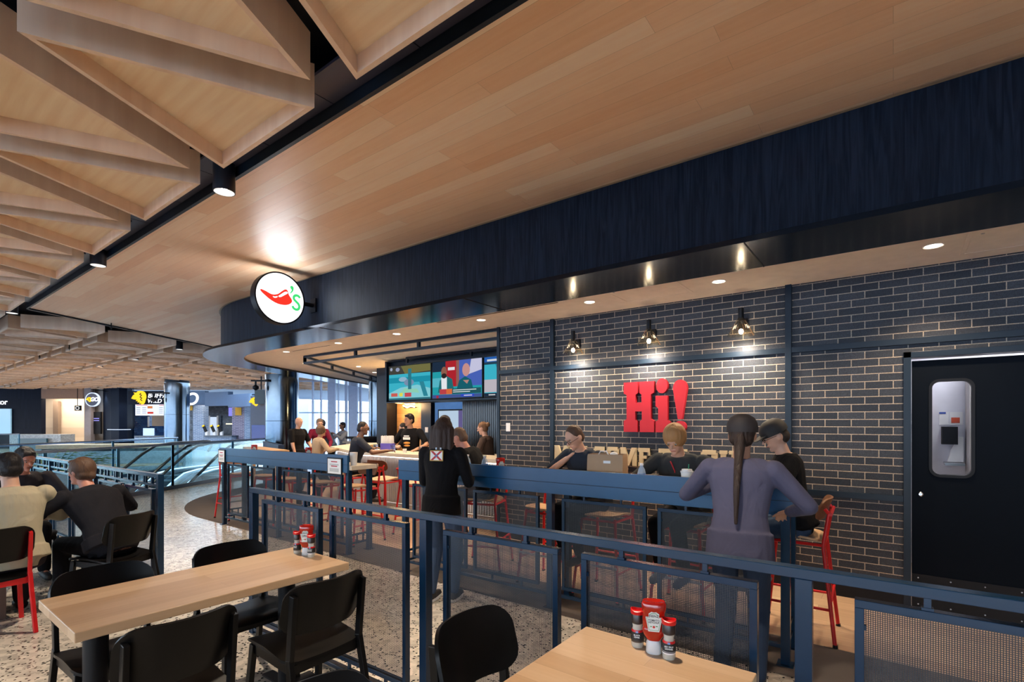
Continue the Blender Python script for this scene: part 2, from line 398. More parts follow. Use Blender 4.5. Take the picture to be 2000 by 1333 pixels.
# channel lip with slots along the wood ceiling
b = MB()
x = 3.0; k = 0
while x > diag(YE)+1:
    b.span((x-.862, 1.80, 3.80), (x, YE-.035, 3.82)); 
    if k % 2: b.span((x-.80, 1.86, 3.78), (x-.05, 1.885, 3.80))
    x -= .87; k += 1
struct('trim_2', b, mat('channel_steel', (.05, .05, .085), .35, .3), smooth=0)

# fascia (black wood) above the soffit
Fa = outline(3.2); 
M_fascia = newmat('black_wood_fascia', .5, 0, .12)
N, L, B = nodes(M_fascia); mp = mapping(N, L, scale=(16, 16, .8)); n_ = N.new('ShaderNodeTexNoise'); n_.inputs['Scale'].default_value = 2; n_.inputs['Detail'].default_value = 8; n_.inputs['Distortion'].default_value = 1.4
L.new(mp.outputs[0], n_.inputs['Vector']); c_ = ramp(N, [(.35, (.003, .006, .013)), (.7, (.013, .020, .036))]); L.new(n_.outputs['Fac'], c_.inputs[0]); L.new(c_.outputs[0], B.inputs['Base Color'])
bp = N.new('ShaderNodeBump'); bp.inputs['Strength'].default_value = .25; bp.inputs['Distance'].default_value = .003; L.new(n_.outputs['Fac'], bp.inputs['Height']); L.new(bp.outputs[0], B.inputs['Normal'])
b = MB(); wall_along(b, Fa, 2.9, ZW); struct('wall_fascia', b, M_fascia, smooth=40, fix=False)
b = MB(); Fb = outline(3.17); 
for i in range(len(Fa)-1): b.quad((Fa[i].x, Fa[i].y-.002, ZW-.012), (Fa[i+1].x, Fa[i+1].y, ZW-.012), (Fa[i+1].x-.01, Fa[i+1].y-.03, ZW-.012), (Fa[i].x, Fa[i].y-.03, ZW-.012))
struct('trim_3', b, mat('ceiling_bead', (.45, .32, .2), .5), smooth=0, fix=False)
# glossy soffit ring: underside, outer lip, inner upstand
So = outline(3.5); Si = outline(2.8)
b = MB(); strip_between(b, So, Si, 2.88); strip_between(b, So, Fa, 2.92)
wall_along(b, So, 2.88, 2.92); wall_along(b, Si, 2.88, 2.94)
# raised inner band at the corner where the soffit steps down (seen past the column)
struct('ceiling', b, M_soffit, smooth=40, fix=False)
# panel joints of the soffit
b = MB()
for x in (-.85, -3.55, -6.2): b.span((x-.004, 3.87, 2.876), (x+.004, 4.56, 2.8805))
struct('trim_4', b, M_black, smooth=0)
# white ceiling over the bar
b = MB(); b.face(tuple(b.ring([Vector((p.x, p.y, ZC)) for p in Si] + [Vector((3, Si[-1].y, ZC))]))); 
struct('ceiling', b, M_white, smooth=0, fix=False)
# access panels and linear slots in the white ceiling
def ceil_rect(name, x0, x1, y0, y1, m, z=ZC, t=.006):
    b = MB(); b.span((x0, y0, z-t), (x1, y1, z)); return b
# ---------------- brick wall with door opening
DX0, DX1 = .125, 1.125   # door leaf
b = MB()
def wallbox(x0, x1, z0, z1): b.span((x0, YW, z0), (x1, YW+.15, z1))
wallbox(-4.39, .075, 0, ZC); wallbox(.075, 1.18, 2.17, ZC); wallbox(1.18, 3.0, 0, ZC)
struct('wall_brick', b, M_brick, smooth=0)
b = MB(); b.span((-4.42, YW-.02, 0), (-4.37, YW+.16, ZC)); struct('trim_5', b, M_trim, smooth=0, bevel=.002)
b = MB(); b.span((-3.53, YW-.035, 0), (-3.475, YW, ZC)); struct('trim_6', b, M_trim, smooth=0, bevel=.002)
b = MB(); b.span((-.835, YW-.035, 0), (-.78, YW, ZC)); struct('trim_7', b, M_trim, smooth=0, bevel=.002)
b = MB(); b.span((-4.37, YW-.03, 2.265), (-3.53, YW, 2.32)); b.span((-3.475, YW-.03, 2.265), (-.835, YW, 2.32)); b.span((-.78, YW-.03, 2.265), (2, YW, 2.32))
struct('trim_8', b, M_trim, smooth=0, bevel=.002)
b = MB(); b.span((-4.37, YW-.03, .91), (-3.53, YW, .965)); b.span((-3.475, YW-.03, .91), (-.835, YW, .965)); b.span((-.78, YW-.03, .91), (.07, YW, .965))
struct('trim_9', b, M_trim, smooth=0, bevel=.002)
b = MB(); b.span((-4.39, YW-.014, 0), (.07, YW, .15)); struct('baseboard_back', b, M_black, smooth=0)
# door
b = MB(); b.span((.07, YW-.03, 0), (.122, YW+.14, 2.20)); b.span((1.13, YW-.03, 0), (1.182, YW+.14, 2.20)); b.span((.07, YW-.03, 2.15), (1.182, YW+.14, 2.20))
struct('trim_10', b, M_trim, smooth=0, bevel=.002)
# leaf built as frame strips round the round-cornered light
door = empty('door_1', (0, 0, 0)); door['kind'] = 'structure'
wx0, wx1, wz0, wz1, wr = .262, .508, 1.16, 1.94, .055
def rrect(x0, x1, z0, z1, r, n=6):
    P = []
    for cx, cz, a0 in ((x1-r, z0+r, -90), (x1-r, z1-r, 0), (x0+r, z1-r, 90), (x0+r, z0+r, 180)):
        for k in range(n+1): a = R(a0+90*k/n); P.append((cx+r*math.cos(a), cz+r*math.sin(a)))
    return P
inner0 = rrect(wx0, wx1, wz0, wz1, wr); inner = []
for i, p in enumerate(inner0):
    q = inner0[(i+1) % len(inner0)]; k = max(1, int(math.dist(p, q)/.03))
    for s_ in range(k): inner.append((p[0]+(q[0]-p[0])*s_/k, p[1]+(q[1]-p[1])*s_/k))
def on_rect(x, z, X0, X1, Z0, Z1):
    cx, cz = (wx0+wx1)/2, (wz0+wz1)/2; dx, dz = x-cx, z-cz
    ts = []
    if dx > 1e-6: ts.append((X1-cx)/dx)
    if dx < -1e-6: ts.append((X0-cx)/dx)
    if dz > 1e-6: ts.append((Z1-cz)/dz)
    if dz < -1e-6: ts.append((Z0-cz)/dz)
    t = min(ts); return (cx+dx*t, cz+dz*t)
Xa, Xb, Za, Zb = .127, 1.125, .012, 2.125
out = [on_rect(x, z, Xa, Xb, Za, Zb) for x, z in inner]
b = MB()
YD = YW+.03
for yy in (YD, YD+.045):
    I = b.ring([Vector((x, yy, z)) for x, z in inner]); O = b.ring([Vector((x, yy, z)) for x, z in out]); n = len(I)
    for i in range(n): j = (i+1) % n; b.face((I[i], I[j], O[j], O[i]))
# fill leaf corners
for (cx_, cz_) in ((Xa, Za), (Xb, Za), (Xb, Zb), (Xa, Zb)):
    ang = lambda p: math.atan2(p[1]-(wz0+wz1)/2, p[0]-(wx0+wx1)/2)
    for i in range(len(out)):
        p, q = out[i], out[(i+1) % len(out)]
        onx = lambda s: abs(s[0]-cx_) < 1e-5; onz = lambda s: abs(s[1]-cz_) < 1e-5
        if (onx(p) and onz(q) and not onz(p)) or (onz(p) and onx(q) and not onx(p)):
            for yy in (YD, YD+.045): b.face(tuple(b.ring([Vector((p[0], yy, p[1])), Vector((q[0], yy, q[1])), Vector((cx_, yy, cz_))])))
o = b.build('door_leaf', mat('door_laminate', (.0025, .005, .010), .6, spec=.08), door, smooth=0, fix=False)
b = MB()
I2 = rrect(wx0-.022, wx1+.022, wz0-.022, wz1+.022, wr+.02)
rings = []
for poly, yy in ((inner, YD+.05), (inner, YD-.014), (I2, YD-.014), (I2, YD+.001)): rings.append([Vector((x, yy, z)) for x, z in poly])
rings = [[Vector((x, yy, z)) for x, z in poly] for poly, yy in ((inner0, YD+.05), (inner0, YD-.014), (I2, YD-.014), (I2, YD+.001))]
b.loft(rings, True, False); b.build('window_gasket', M_black, door, smooth=30)
b = MB(); b.face(tuple(b.ring([Vector((x, YD+.02, z)) for x, z in inner]))); b.build('window_pane', M_winglass, door, smooth=0, fix=False)
b = MB(); b.span((Xa, YD-.006, .02), (Xb, YD-.001, .30)); kp = b.build('kick_plate', M_black, door, smooth=0)
b = MB()
for i in range(5):
    for z in (.045, .27): b.ell((.17+i*.21, YD-.008, z), (.006, .004, .006), n=8, k=5)
b.build('screw_heads', M_steel, kp)
b = MB(); b.lathe([(.019, 0), (.019, .012), (.012, .018)], n=18); o = b.build('lock_cylinder', M_chrome, door); o.matrix_local = Matrix.Translation((.185, YD, .985)) @ Matrix.Rotation(R(90), 4, 'X')
b = MB(); b.span((.122, YD-.06, 0.001), (1.13, YD+.1, .009)); struct('trim_11', b, mat('threshold_tile', (.5, .45, .4), .5), smooth=0)
# kitchen beyond the door
b = MB(); b.span((-.3, 7.3, 0), (2.6, 7.35, 2.9)); b.span((-.35, YW+.16, 0), (-.3, 7.35, 2.9)); b.span((2.6, YW+.16, 0), (2.65, 7.35, 2.9)); b.span((-.35, YW+.16, 2.9), (2.65, 7.35, 2.95))
struct('wall_kitchen', b, mat('kitchen_wall', (.75, .75, .82), .5), smooth=0)
d = bpy.data.lights.new('kitchen_light', 'AREA'); d.energy = 30; d.size = .8; d.color = (.95, .95, 1); o = bpy.data.objects.new('kitchen_light', d); o.location = (1, 6.5, 2.8); COL.objects.link(o)
b = MB(); b.span((.42, 7.15, 1.36), (.55, 7.295, 1.55)); b.build('x', M_black)
tag(bpy.data.objects['x'], 'black paper towel dispenser on the white kitchen wall behind the door', 'dispenser').name = 'towel_dispenser'
b = MB(); b.span((.405, 7.29, 1.57), (.485, 7.298, 1.71)); b.span((.49, 7.29, 1.57), (.60, 7.298, 1.71)); b.cur = 1; b.span((.505, 7.286, 1.59), (.575, 7.29, 1.65)); b.cur = 2; b.span((.405, 7.285, 1.69), (.46, 7.29, 1.71))
tag(b.build('wall_notice', [M_whitep, mat('notice_red', (.7, .1, .04), .6), mat('notice_blue', (.03, .08, .4), .6)], smooth=0), 'white hygiene notice with red picture seen through the door window', 'notice')
b = MB(); b.span((.44, 7.05, 1.14), (.60, 7.298, 1.165)); tag(b.build('kitchen_shelf', M_steel, smooth=0), 'small metal shelf under the towel dispenser behind the door', 'shelf')
b = MB(); b.span((.30, 7.25, 0.0), (.342, 7.298, 1.80)); tag(b.build('timber_post', M_oak, smooth=0), 'slim pale wood post seen at the edge of the door window', 'post')

# ---------------- back of the bar
YB = 8.2
b = MB(); b.span((-9.75, YB, 0), (-8.86, YB+.1, 2.3)); M_warm = planks('bar_wall_boards', (.42, .20, .06), (.52, .27, .09), (.6, .33, .13), row=.1, length=.9, rot=(R(90), 0, 0), rough=.4)
struct('wall_bar_wood', b, M_warm, smooth=0)
b = MB(); b.span((-10.15, YB-.3, 0), (-9.77, YB+.1, ZC)); b.span((-8.86, YB-.03, 0), (-8.53, YB+.1, 2.3)); b.span((-9.8, YB, 2.3), (-4.4, YB+.1, ZC)); struct('wall_bar_dark', b, mat('bar_dark_panel', (.005, .007, .014), .35, spec=.3), smooth=0)
b = MB()
x = -7.55
while x < -4.4: b.span((x, YB-.02, 0), (x+.038, YB+.08, 2.3)); x += .052
b.span((-7.56, YB+.02, 0), (-4.4, YB+.1, 2.3))
struct('wall_bar_ribbed', b, mat('ribbed_tile', (.05, .055, .06), .22), smooth=0)
b = MB(); b.span((-13.2, 11.0, 0), (-5, 11.1, 2.9)); struct('wall_blue_room', b, mat('blue_room_wall', (.16, .36, .72), .6), smooth=0)
b = MB(); b.span((-4.4, YW+.15, 0), (-4.3, YB+.1, ZC)); struct('wall_bar_side', b, M_black, smooth=0)
d = bpy.data.lights.new('back_room_light', 'AREA'); d.energy = 14; d.size = 1.5; d.color = (.6, .8, 1); o = bpy.data.objects.new('back_room_light', d); o.location = (-10.2, 9.6, 2.7); COL.objects.link(o)

# ---------------- hanging ladder frame under the white ceiling
fr = empty('ceiling_truss', (-9.39, 5.55, 2.76), 0, 'long black steel ladder frame hung under the white bar ceiling', 'ceiling frame')
def hang(name, p, q, stubs, parent):
    b = MB(); p = Vector(p); q = Vector(q)
    for z in (.02, .145): b.bar(p+Vector((0, 0, z)), q+Vector((0, 0, z)), .05, .04)
    b.build(name, M_trim, parent, smooth=0)
    for k in range(stubs+1):
        b = MB(); c = p.lerp(q, k/stubs); b.bar(c+Vector((0, 0, 0)), c+Vector((0, 0, .16)), .045, .045); b.build('upright', M_trim, parent, smooth=0)
hang('front_rail', (0, 0, 0), (4.98, 0, 0), 3, fr)
hang('side_rail', (0, 0, 0), (-3.21, 4.57, 0), 4, fr)
hang('rear_rail', (1.5, 1.35, 0), (4.98, 1.35, 0), 2, fr)

# ---------------- window wall far behind the bar
def frame_box(b, p, q, w_, z0, z1):
    "vertical slab between two plan points"
    p = Vector((p[0], p[1], 0)); q = Vector((q[0], q[1], 0)); b.bar(p+Vector((0, 0, (z0+z1)/2)), q+Vector((0, 0, (z0+z1)/2)), w_, z1-z0)
WD = 24.0
def WP(px, z=0, d=WD): return PD(px, d, z)
win = empty('window_1'); win['kind'] = 'structure'
b = MB()
for px, wd in ((579, .12), (611, .05), (627, .05), (648, .35), (661, .04), (676, .1), (704, .1), (755, .2), (762, .1)): 
    p = WP(px); b.box((p.x, p.y, 2.1), (wd, .15, 4.2), YAW)
p = WP(690); b.box((p.x, p.y, 2.1), (.42, .2, 4.2), YAW)
for z in (.05, 2.05, 3.55): b.bar(WP(570, z), WP(770, z), .08, .06)
b.build('window_frame', mat('window_mullion', (.3, .36, .5), .4, .3), win, smooth=0)
b = MB(); b.quad(WP(570, 0), WP(770, 0), WP(770, 4.2), WP(570, 4.2)); b.build('window_pane', M_winglass, win, smooth=0, fix=False)
# pale buildings outside
for (p0, p1, d0, z1, c) in ((560, 612, 60, 4.2, (.35, .45, .55)), (585, 660, 75, 4.6, (.8, .85, .9))):
    b = MB(); a_, c_ = PD(p0, d0, 0), PD(p1, d0, 0); b.bar(Vector((a_.x, a_.y, z1/2)), Vector((c_.x, c_.y, z1/2)), 3, z1)
    o = b.build('outside_building', mat('outside_%d' % p0, c, .8), smooth=0); o['kind'] = 'structure'
# white plaster ceiling far out
b = MB(); slab(b, [diagp for diagp in (Vector((diag(20), 20, 0)), Vector((diag(40), 40, 0)), Vector((6, 40, 0)), Vector((6, 20, 0)))], ZW, ZW+.1); struct('ceiling', b, M_white, smooth=0)

# ---------------- columns
def column(px, d, dia, z1, label, capz):
    c = PD(px, d, 0); e = empty('round_column', c, 0, label, 'column', 'round steel clad columns')
    b = MB(); b.lathe([(dia/2, 0), (dia/2, z1)], n=48); o = b.build('column_cladding', M_colm, e, smooth=40)
    if capz:
        b = MB(); b.lathe([(dia/2*.96, z1), (dia/2*.96, capz)], n=40); b.build('dark_collar', M_trim, e, smooth=40)
    b = MB(); b.lathe([(dia/2+.004, z1*.56), (dia/2+.004, z1*.56+.012)], n=48); b.build('joint_band', M_black, e, smooth=40)
    return e
M_colm = mat('column_steel', (.12, .155, .19), .14, 1)
column(551, 14.0, .86, 2.9, 'large polished steel column under the corner of the glossy soffit', 0)
column(741, 14.9, .62, 2.9, 'steel column at the end of the bar beside the windows', 0)
column(345.5, 24.5, 1.06, 3.5, 'wide steel column in front of the wing counter', 3.9)

# ---------------- unseen walls, added to close off daylight from the sides
b = MB(); b.span((3.0, 3.87, 0), (3.1, 22, 3.75)); struct('wall_lightblock_right', b, M_white, smooth=0)
b = MB(); b.span((-5, 22, 0), (3.0, 22.1, 3.75)); struct('wall_lightblock_back', b, M_white, smooth=0)
b = MB(); b.span((12, -16, 0), (12.1, 3.87, 4.0)); b.span((3.1, 3.87, 0), (12, 3.97, 4.0)); struct('wall_lightblock_concourse', b, M_white, smooth=0)

b = MB(); b.loft([[Vector((x, y, z)) for x, y in ((a, 7.2), (c, 7.2), (c, 7.28), (a, 7.28))] for a, c, z in ((.47, .60, 1.17), (.50, .60, 1.30), (.55, .60, 1.44))]); tag(b.build('white_cloth', M_whitep, smooth=0), 'white cloth hanging by the paper towel dispenser behind the door', 'cloth')
b = MB(); b.span((.62, 6.9, 0), (.70, 7.298, 2.2)); tag(b.build('pipe_casing', mat('casing_grey', (.45, .42, .4), .5), smooth=0), 'grey upright casing at the far edge of the door window', 'post')
# ================================================================ COFFERED CEILING
P_, HP = 1.71, 1.703; HB, HH = .6375, 1.27
def inset_tri(tri, t):
    c = sum(tri, Vector((0, 0)))/3; out = []
    n = len(tri)
    for i in range(n):
        a, b_, c_ = tri[i-1], tri[i], tri[(i+1) % n]
        d1 = (b_-a).normalized(); d2 = (c_-b_).normalized()
        n1 = Vector((-d1.y, d1.x)); n2 = Vector((-d2.y, d2.x))
        # inward
        if n1.dot(c-b_) < 0: n1 = -n1
        if n2.dot(c-b_) < 0: n2 = -n2
        k = 1+n1.dot(n2); out.append(b_ + (n1+n2)/k*t)
    return out
tri = [Vector((-HB, 0)), Vector((HB, 0)), Vector((0, -HH))]
def make_coffer():
    i1 = inset_tri(tri, .032); b = MB()
    R0 = [[Vector((p.x, p.y, z)) for p in q] for q, z in ((tri, .28), (tri, 0), (i1, 0), (i1, .28))]
    b.loft(R0, True, False)
    o = b.build('ceiling_coffer', M_cofferedge, smooth=0)
    b = MB(); b.loft([[Vector((p.x, p.y, .105)) for p in i1], [Vector((p.x, p.y, .12)) for p in i1]]); b.build('coffer_panel', M_coffer, o, smooth=0)
    tag(o, 'x', 'ceiling panel', 'triangular wooden ceiling coffers')
    return o
def project(p):
    x, y, z = p; d = -.603*x+.798*y; r = .798*x+.603*y
    return (CX+F*r/d, CY-F*(z-EYE)/d, d) if d > .05 else (9e9, 9e9, d)
coffer0 = make_coffer(); used = False; ncoff = 0
def coffer_label(c, inv, px, py, d):
    q = {(0, 0): 0}
    return None
named = {}
for j in range(-16, 4):
    for k in range(-40, 8):
        for inv in (0, 1):
            x = -3.5725+P_*k+.855*(j % 2) + (.855 if inv else 0); yb = 1.80-HP*j
            cy_ = yb-HH*.4 if not inv else yb-1.43+HH*.4
            if cy_ > 2.0 and x > diag(cy_)-.62: continue
            px, py, d = project((x, cy_, ZT))
            far_lim = 31.5
            if d > far_lim or not ((-450 if d < 12 else -120) < px < 2100): continue
            if d < .9 or py < -420: continue
            if x < -52: continue
            if cy_ > 2.0 and px > 640: continue
            o = coffer0 if not used else copy_tree(coffer0)
            used = True; ncoff += 1
            if inv: o.location = (x, yb-1.43, ZT); o.rotation_euler = (0, 0, math.pi)
            else: o.location = (x, yb, ZT); o.rotation_euler = (0, 0, 0)
            if 0: o['label'] = 'triangular wooden coffer of the far field beyond the diagonal edge of the plank ceiling'
            elif 0: o['label'] = 'small far triangular wooden coffer beside the long straight edge of the plank ceiling'
            else:
                named.setdefault((j, inv), []).append((d, o))
words_ = ['nearest', 'second', 'third', 'fourth', 'fifth', 'sixth', 'seventh', 'eighth', 'ninth', 'tenth', 'eleventh', 'twelfth', 'thirteenth', 'fourteenth', 'fifteenth', 'sixteenth', 'seventeenth', 'eighteenth', 'nineteenth', 'twentieth']
words_ += ['twenty-'+w_ for w_ in ['first']+words_[1:9]] + ['thirtieth']+['thirty-'+w_ for w_ in ['first']+words_[1:9]]
for (j, inv), lst in named.items():
    lst.sort(key=lambda t: t[0])
    for i, (d, o) in enumerate(lst):
        nth = words_[min(i, 38)]
        if j >= 0: o['label'] = 'triangular wooden coffer pointing %s, %s %s' % ('towards the planks' if inv else 'away from the planks', nth, ('beside the plank ceiling', 'in the second row from the planks', 'in the third row from the planks', 'in the fourth row from the planks')[j])
        else: o['label'] = 'triangular wooden coffer pointing %s, %s row past the plank corner, %s in it' % ('onwards' if inv else 'back', words_[-j-1], nth)

# ================================================================ LIGHTS
M_lens = emis('lamp_lens', (1, .86, .66), 14); M_lensc = emis('lamp_lens_white', (1, .93, .85), 9)
def make_downlight():
    o = empty('recessed_downlight', (0, 0, 0)); b = MB()
    b.lathe([(.052, 0), (.062, -.006), (.066, 0)], n=24, caps=False); b.build('trim_ring', M_whitep, o)
    b = MB(); b.lathe([(.05, .0), (.05, -.003)], n=24); b.build('lens', M_lens, o)
    tag(o, 'x', 'ceiling light', 'recessed downlights in the white bar ceiling'); return o
DL = [((.24, 4.93), 'above the kitchen door', 1), ((-1.31, 4.96), 'in front of the third wall sconce, second from the door', 1), ((-2.67, 4.95), 'at the end of the long air slot', 1),
      ((-4.26, 4.97), 'in front of the narrow brick strip', 1), ((-5.94, 4.99), 'before the frame, in line with the middle screen', 1), ((-7.41, 4.98), 'before the frame, above the end of the bar', 1),
      ((-9.11, 5.01), 'beside the short air slot near the corner', 1), ((-5.89, 6.24), 'inside the ladder frame above the middle screen', 1), ((-7.46, 6.26), 'inside the ladder frame, second from the screens', 1),
      ((-9.23, 6.27), 'inside the ladder frame near its corner', 1), ((-10.6, 6.27), 'outside the ladder frame close to its corner', 0), ((-10.15, 7.37), 'deep inside the ladder frame towards the windows', 1), ((-11.0, 8.49), 'deepest in the bar ceiling beside the screens box', 0)]
dl0 = make_downlight()
for i, ((x, y), s_, on) in enumerate(DL):
    o = dl0 if i == 0 else copy_tree(dl0); o.location = (x, y, ZC); o['label'] = 'round recessed downlight ' + s_
    spot('downlight_beam', (x, y, ZC-.03), 85 if i < 4 else 110, WARM, 115, .7, .04, (x, y, 0))
# wall sconces
M_scglass = glass('fluted_glass', (.9, .85, .75), .35, .1)
def make_sconce():
    o = empty('wall_sconce'); # local: y = out of the wall towards -Y
    b = MB(); b.box((0, -.012, 0), (.085, .024, .12)); b.tube([(0, -.02, .0), (0, -.06, .01), (0, -.105, .03)], .014, 10); b.build('wall_bracket', M_black, o, bevel=.003)
    b = MB(); b.lathe([(.022, .15), (.026, .15), (.026, .03), (.022, .02)], c=(0, -.115, 0), n=20); b.build('lamp_stem', M_black, o)
    b = MB()
    n = 48; rings = []
    for r, z in ((.026, .05), (.075, -.035), (.125, -.125)): rings.append([Vector((r*(1+.035*(-1)**k)*math.cos(2*math.pi*k/n), -.115+r*(1+.035*(-1)**k)*math.sin(2*math.pi*k/n), z)) for k in range(n)])
    b.loft(rings, True, False); b.build('glass_shade', M_scglass, o, smooth=20)
    b = MB(); b.ell((0, -.115, -.085), (.022, .022, .026), n=14, k=8); b.build('bulb', emis('bulb', (1, .82, .58), 60), o)
    tag(o, 'x', 'wall lamp', 'wall sconces on the brick wall'); return o
def wall_at(px, py, y=YW):
    t = (px-CX)/F; d = y/(.798+.603*t); return ((-.603+.798*t)*d, EYE+(CY-py)*d/F)
sc0 = make_sconce()
for i, (px, py, s_) in enumerate(((1119, 682, 'farthest from the kitchen door'), (1267, 664, 'middle of the three above the red greeting'), (1447, 645, 'closest to the kitchen door'))):
    x, z = wall_at(px, py, YW-.115); o = sc0 if i == 0 else copy_tree(sc0); o.location = (x, YW, z+.07)
    o['label'] = 'black wall sconce with fluted glass cone, '+s_
    spot('sconce_beam', (x, YW-.20, z-.11), 50, WARM2, 174, 1.0, .03, (x, YW-.02, z-1.2))
# cylinder lamps under the coffers
M_cylb = mat('lamp_body', (.012, .014, .022), .4)
def make_cyl():
    o = empty('cylinder_lamp'); b = MB()
    b.lathe([(.078, .34), (.085, .335), (.085, 0), (.078, 0), (.07, .03)], n=32, caps=False); b.tube([(0, 0, .33), (0, 0, .46)], .02, 8); b.build('lamp_body', M_cylb, o)
    b = MB(); b.lathe([(.078, 0), (.07, .028), (.045, .05)], n=32, caps=False); rf = b.build('reflector', M_whitep, o, smooth=40)
    b = MB(); b.lathe([(.046, .045), (.046, .05)], n=24); b.build('lens', M_lensc, o)
    tag(o, 'x', 'ceiling lamp', 'black cylinder lamps among the coffers'); return o
cy0 = make_cyl()
CY_ = [(Vector((-4.55, 1.95, 3.56)), 'black cylinder lamp beside the plank ceiling, biggest and brightest of its kind'), (Vector((-8.1, 1.95, 3.6)), 'black cylinder lamp beside the plank ceiling, second along its straight edge'), (Vector((-12.9, 1.85, 3.6)), 'black cylinder lamp at the corner of the plank ceiling')]
for px, py, s_ in ((350, 683, 'against the diagonal edge of the plank ceiling'), (264, 703, 'in the gap behind the diagonal edge'), (195, 717, 'above the grey pillar, inside the coffer field'), (443, 727, 'close under the tip of the glossy soffit'),
                   (369, 737, 'just above the wide steel column'), (308, 745, 'above the glowing menu boards'), (488, 749, 'between the steel column and the blue fascia'), (400, 757, 'above the big white letter beside the column'), (427, 755, 'far off above the light blue fascia'),
                   (234, 757, 'above the dark curved panel'), (193, 759, 'above the round blue sign'), (17, 756, 'above the dark tiled wall of the lift')):
    CY_.append((PT(px, py, ZT), 'black cylinder lamp '+s_))
for i, (p, s_) in enumerate(CY_):
    o = cy0 if i == 0 else copy_tree(cy0); o.location = p; o['label'] = s_
    spot('cylinder_beam', p+Vector((0, 0, -.01)), 300 if i < 3 else 250, WARM2, 85, .6, .06, (p.x, p.y, 0))
# hidden-from-frame run of the same lamps, further along the plank ceiling towards the right and over the tables
for x, y in ((-1.1, 1.95), (2.3, 1.95), (-6.4, -1.5), (-3.0, -1.5), (.4, -1.5), (-9.8, -1.5)):
    o = copy_tree(cy0); o.location = (x, y, 3.56); o['label'] = 'black cylinder lamp over the dining tables, outside the picture'; spot('cylinder_beam', (x, y, 3.55), 260, WARM2, 85, .6, .06, (x, y, 0))
spr = None
for i, (px, py, s_) in enumerate(((217, 643, 'by the diagonal edge of the planks'), (135, 683, 'in the near gap of the far field'), (77, 700, 'third along the near gap'), (206, 742, 'above the cream corridor wall'), (325, 722, 'nearest the wide column'))):
    if spr is None:
        b = MB(); b.lathe([(.012, .42), (.012, .05), (.03, .045), (.03, .03), (.008, .02), (.004, -.02), (.022, -.022), (.022, -.026)], n=12); spr = b.build('sprinkler_head', M_black); tag(spr, 'x', 'sprinkler', 'ceiling sprinklers')
        o = spr
    else: o = copy_tree(spr)
    o.location = PT(px, py, ZT+.02); o['label'] = 'small black ceiling sprinkler '+s_
# ceiling hardware of the white ceiling
def rect_thing(name, p, q, z, m, label, cat, h=.006, group=None):
    b = MB(); b.span((p[0], p[1], z-h), (q[0], q[1], z)); o = b.build(name, m, smooth=0); tag(o, label, cat, group); return o
for (x0, x1, y0, y1, s_) in ((-4.85, -2.95, 4.70, 4.79, 'long black linear air slot in the white ceiling by the soffit'), (-8.95, -7.75, 5.0, 5.07, 'short black linear air slot near the corner of the bar ceiling')):
    e_ = empty('air_slot', (x0, y0, ZC), 0, s_, 'air vent', 'linear air slots')
    b = MB(); W_, D_ = x1-x0, y1-y0
    b.span((0, 0, -.004), (W_, D_*.3, .0)); b.span((0, D_*.7, -.004), (W_, D_, 0)); b.build('slot_frame', M_white, e_, smooth=0)
    b = MB(); b.span((.01, D_*.3, -.003), (W_-.01, D_*.7, 0)); b.build('dark_slot', M_black, e_, smooth=0)
for (x0, x1, y0, y1, s_) in ((-2.35, -1.62, 4.62, 5.2, 'white ceiling access panel above the middle sconce'), (.42, 1.1, 4.70, 5.32, 'white ceiling access panel with small latch above the kitchen door')):
    e_ = empty('access_panel', (x0, y0, ZC), 0, s_, 'ceiling panel', 'ceiling access panels')
    b = MB(); W_, D_ = x1-x0, y1-y0
    for q in ((0, 0, W_, .025), (0, D_-.025, W_, D_), (0, .025, .025, D_-.025), (W_-.025, .025, W_, D_-.025)): b.span((q[0], q[1], -.006), (q[2], q[3], 0))
    b.build('panel_frame', M_white, e_, smooth=0)
    b = MB(); b.span((.03, .03, -.004), (W_-.03, D_-.03, 0)); b.build('hatch', M_white, e_, smooth=0)
    b = MB(); b.lathe([(.012, -.004), (.01, -.008)], c=(.08, .1, 0), n=12); b.build('latch', M_steel, e_)
# ================================================================ ROUND SIGN
M_sign = emis('sign_white', (.93, .96, 1), 1.6); M_chili = emis('sign_red', (.9, .035, .02), 1.0); M_grn = emis('sign_green', (.05, .62, .16), 1.0)
sg = empty('round_sign', (-6.79, 3.62, 3.31), 0, 'round glowing white sign with a red pepper and green lettering on the black fascia', 'sign')
b = MB(); 
Tx = Matrix(((0, 0, 1, 0), (1, 0, 0, 0), (0, 1, 0, 0), (0, 0, 0, 1)))   # local z -> +X
rings = [[Tx @ Vector((r*math.cos(2*math.pi*k/64), r*math.sin(2*math.pi*k/64), z)) for k in range(64)] for r, z in ((.338, -.06), (.358, -.06), (.358, .06), (.338, .06), (.338, .052), (.338, -.052), (.338, -.06))]
b.loft(rings, True, False); b.build('sign_rim', M_black, sg, smooth=30)
for s_ in (1, -1):
    b = MB(); b.face(tuple(b.ring([Tx @ Vector((.339*math.cos(2*math.pi*k/64), .339*math.sin(2*math.pi*k/64), .053*s_)) for k in range(64)]))); b.build('lit_face', M_sign, sg, smooth=0, fix=False)
def flat(parent, name, poly, m, z, T):
    b = MB(); b.face(tuple(b.ring([T @ Vector((x, y, z)) for x, y in poly]))); return b.build(name, m, parent, smooth=0, fix=False)
def smoothpoly(pts, n=5):
    out = []; N_ = len(pts)
    for i in range(N_):
        p0, p1, p2, p3 = [Vector(pts[(i+k-1) % N_]) for k in range(4)]
        for s in range(n):
            t = s/n; out.append(tuple(.5*((2*p1)+(-p0+p2)*t+(2*p0-5*p1+4*p2-p3)*t*t+(-p0+3*p1-3*p2+p3)*t**3)))
    return out
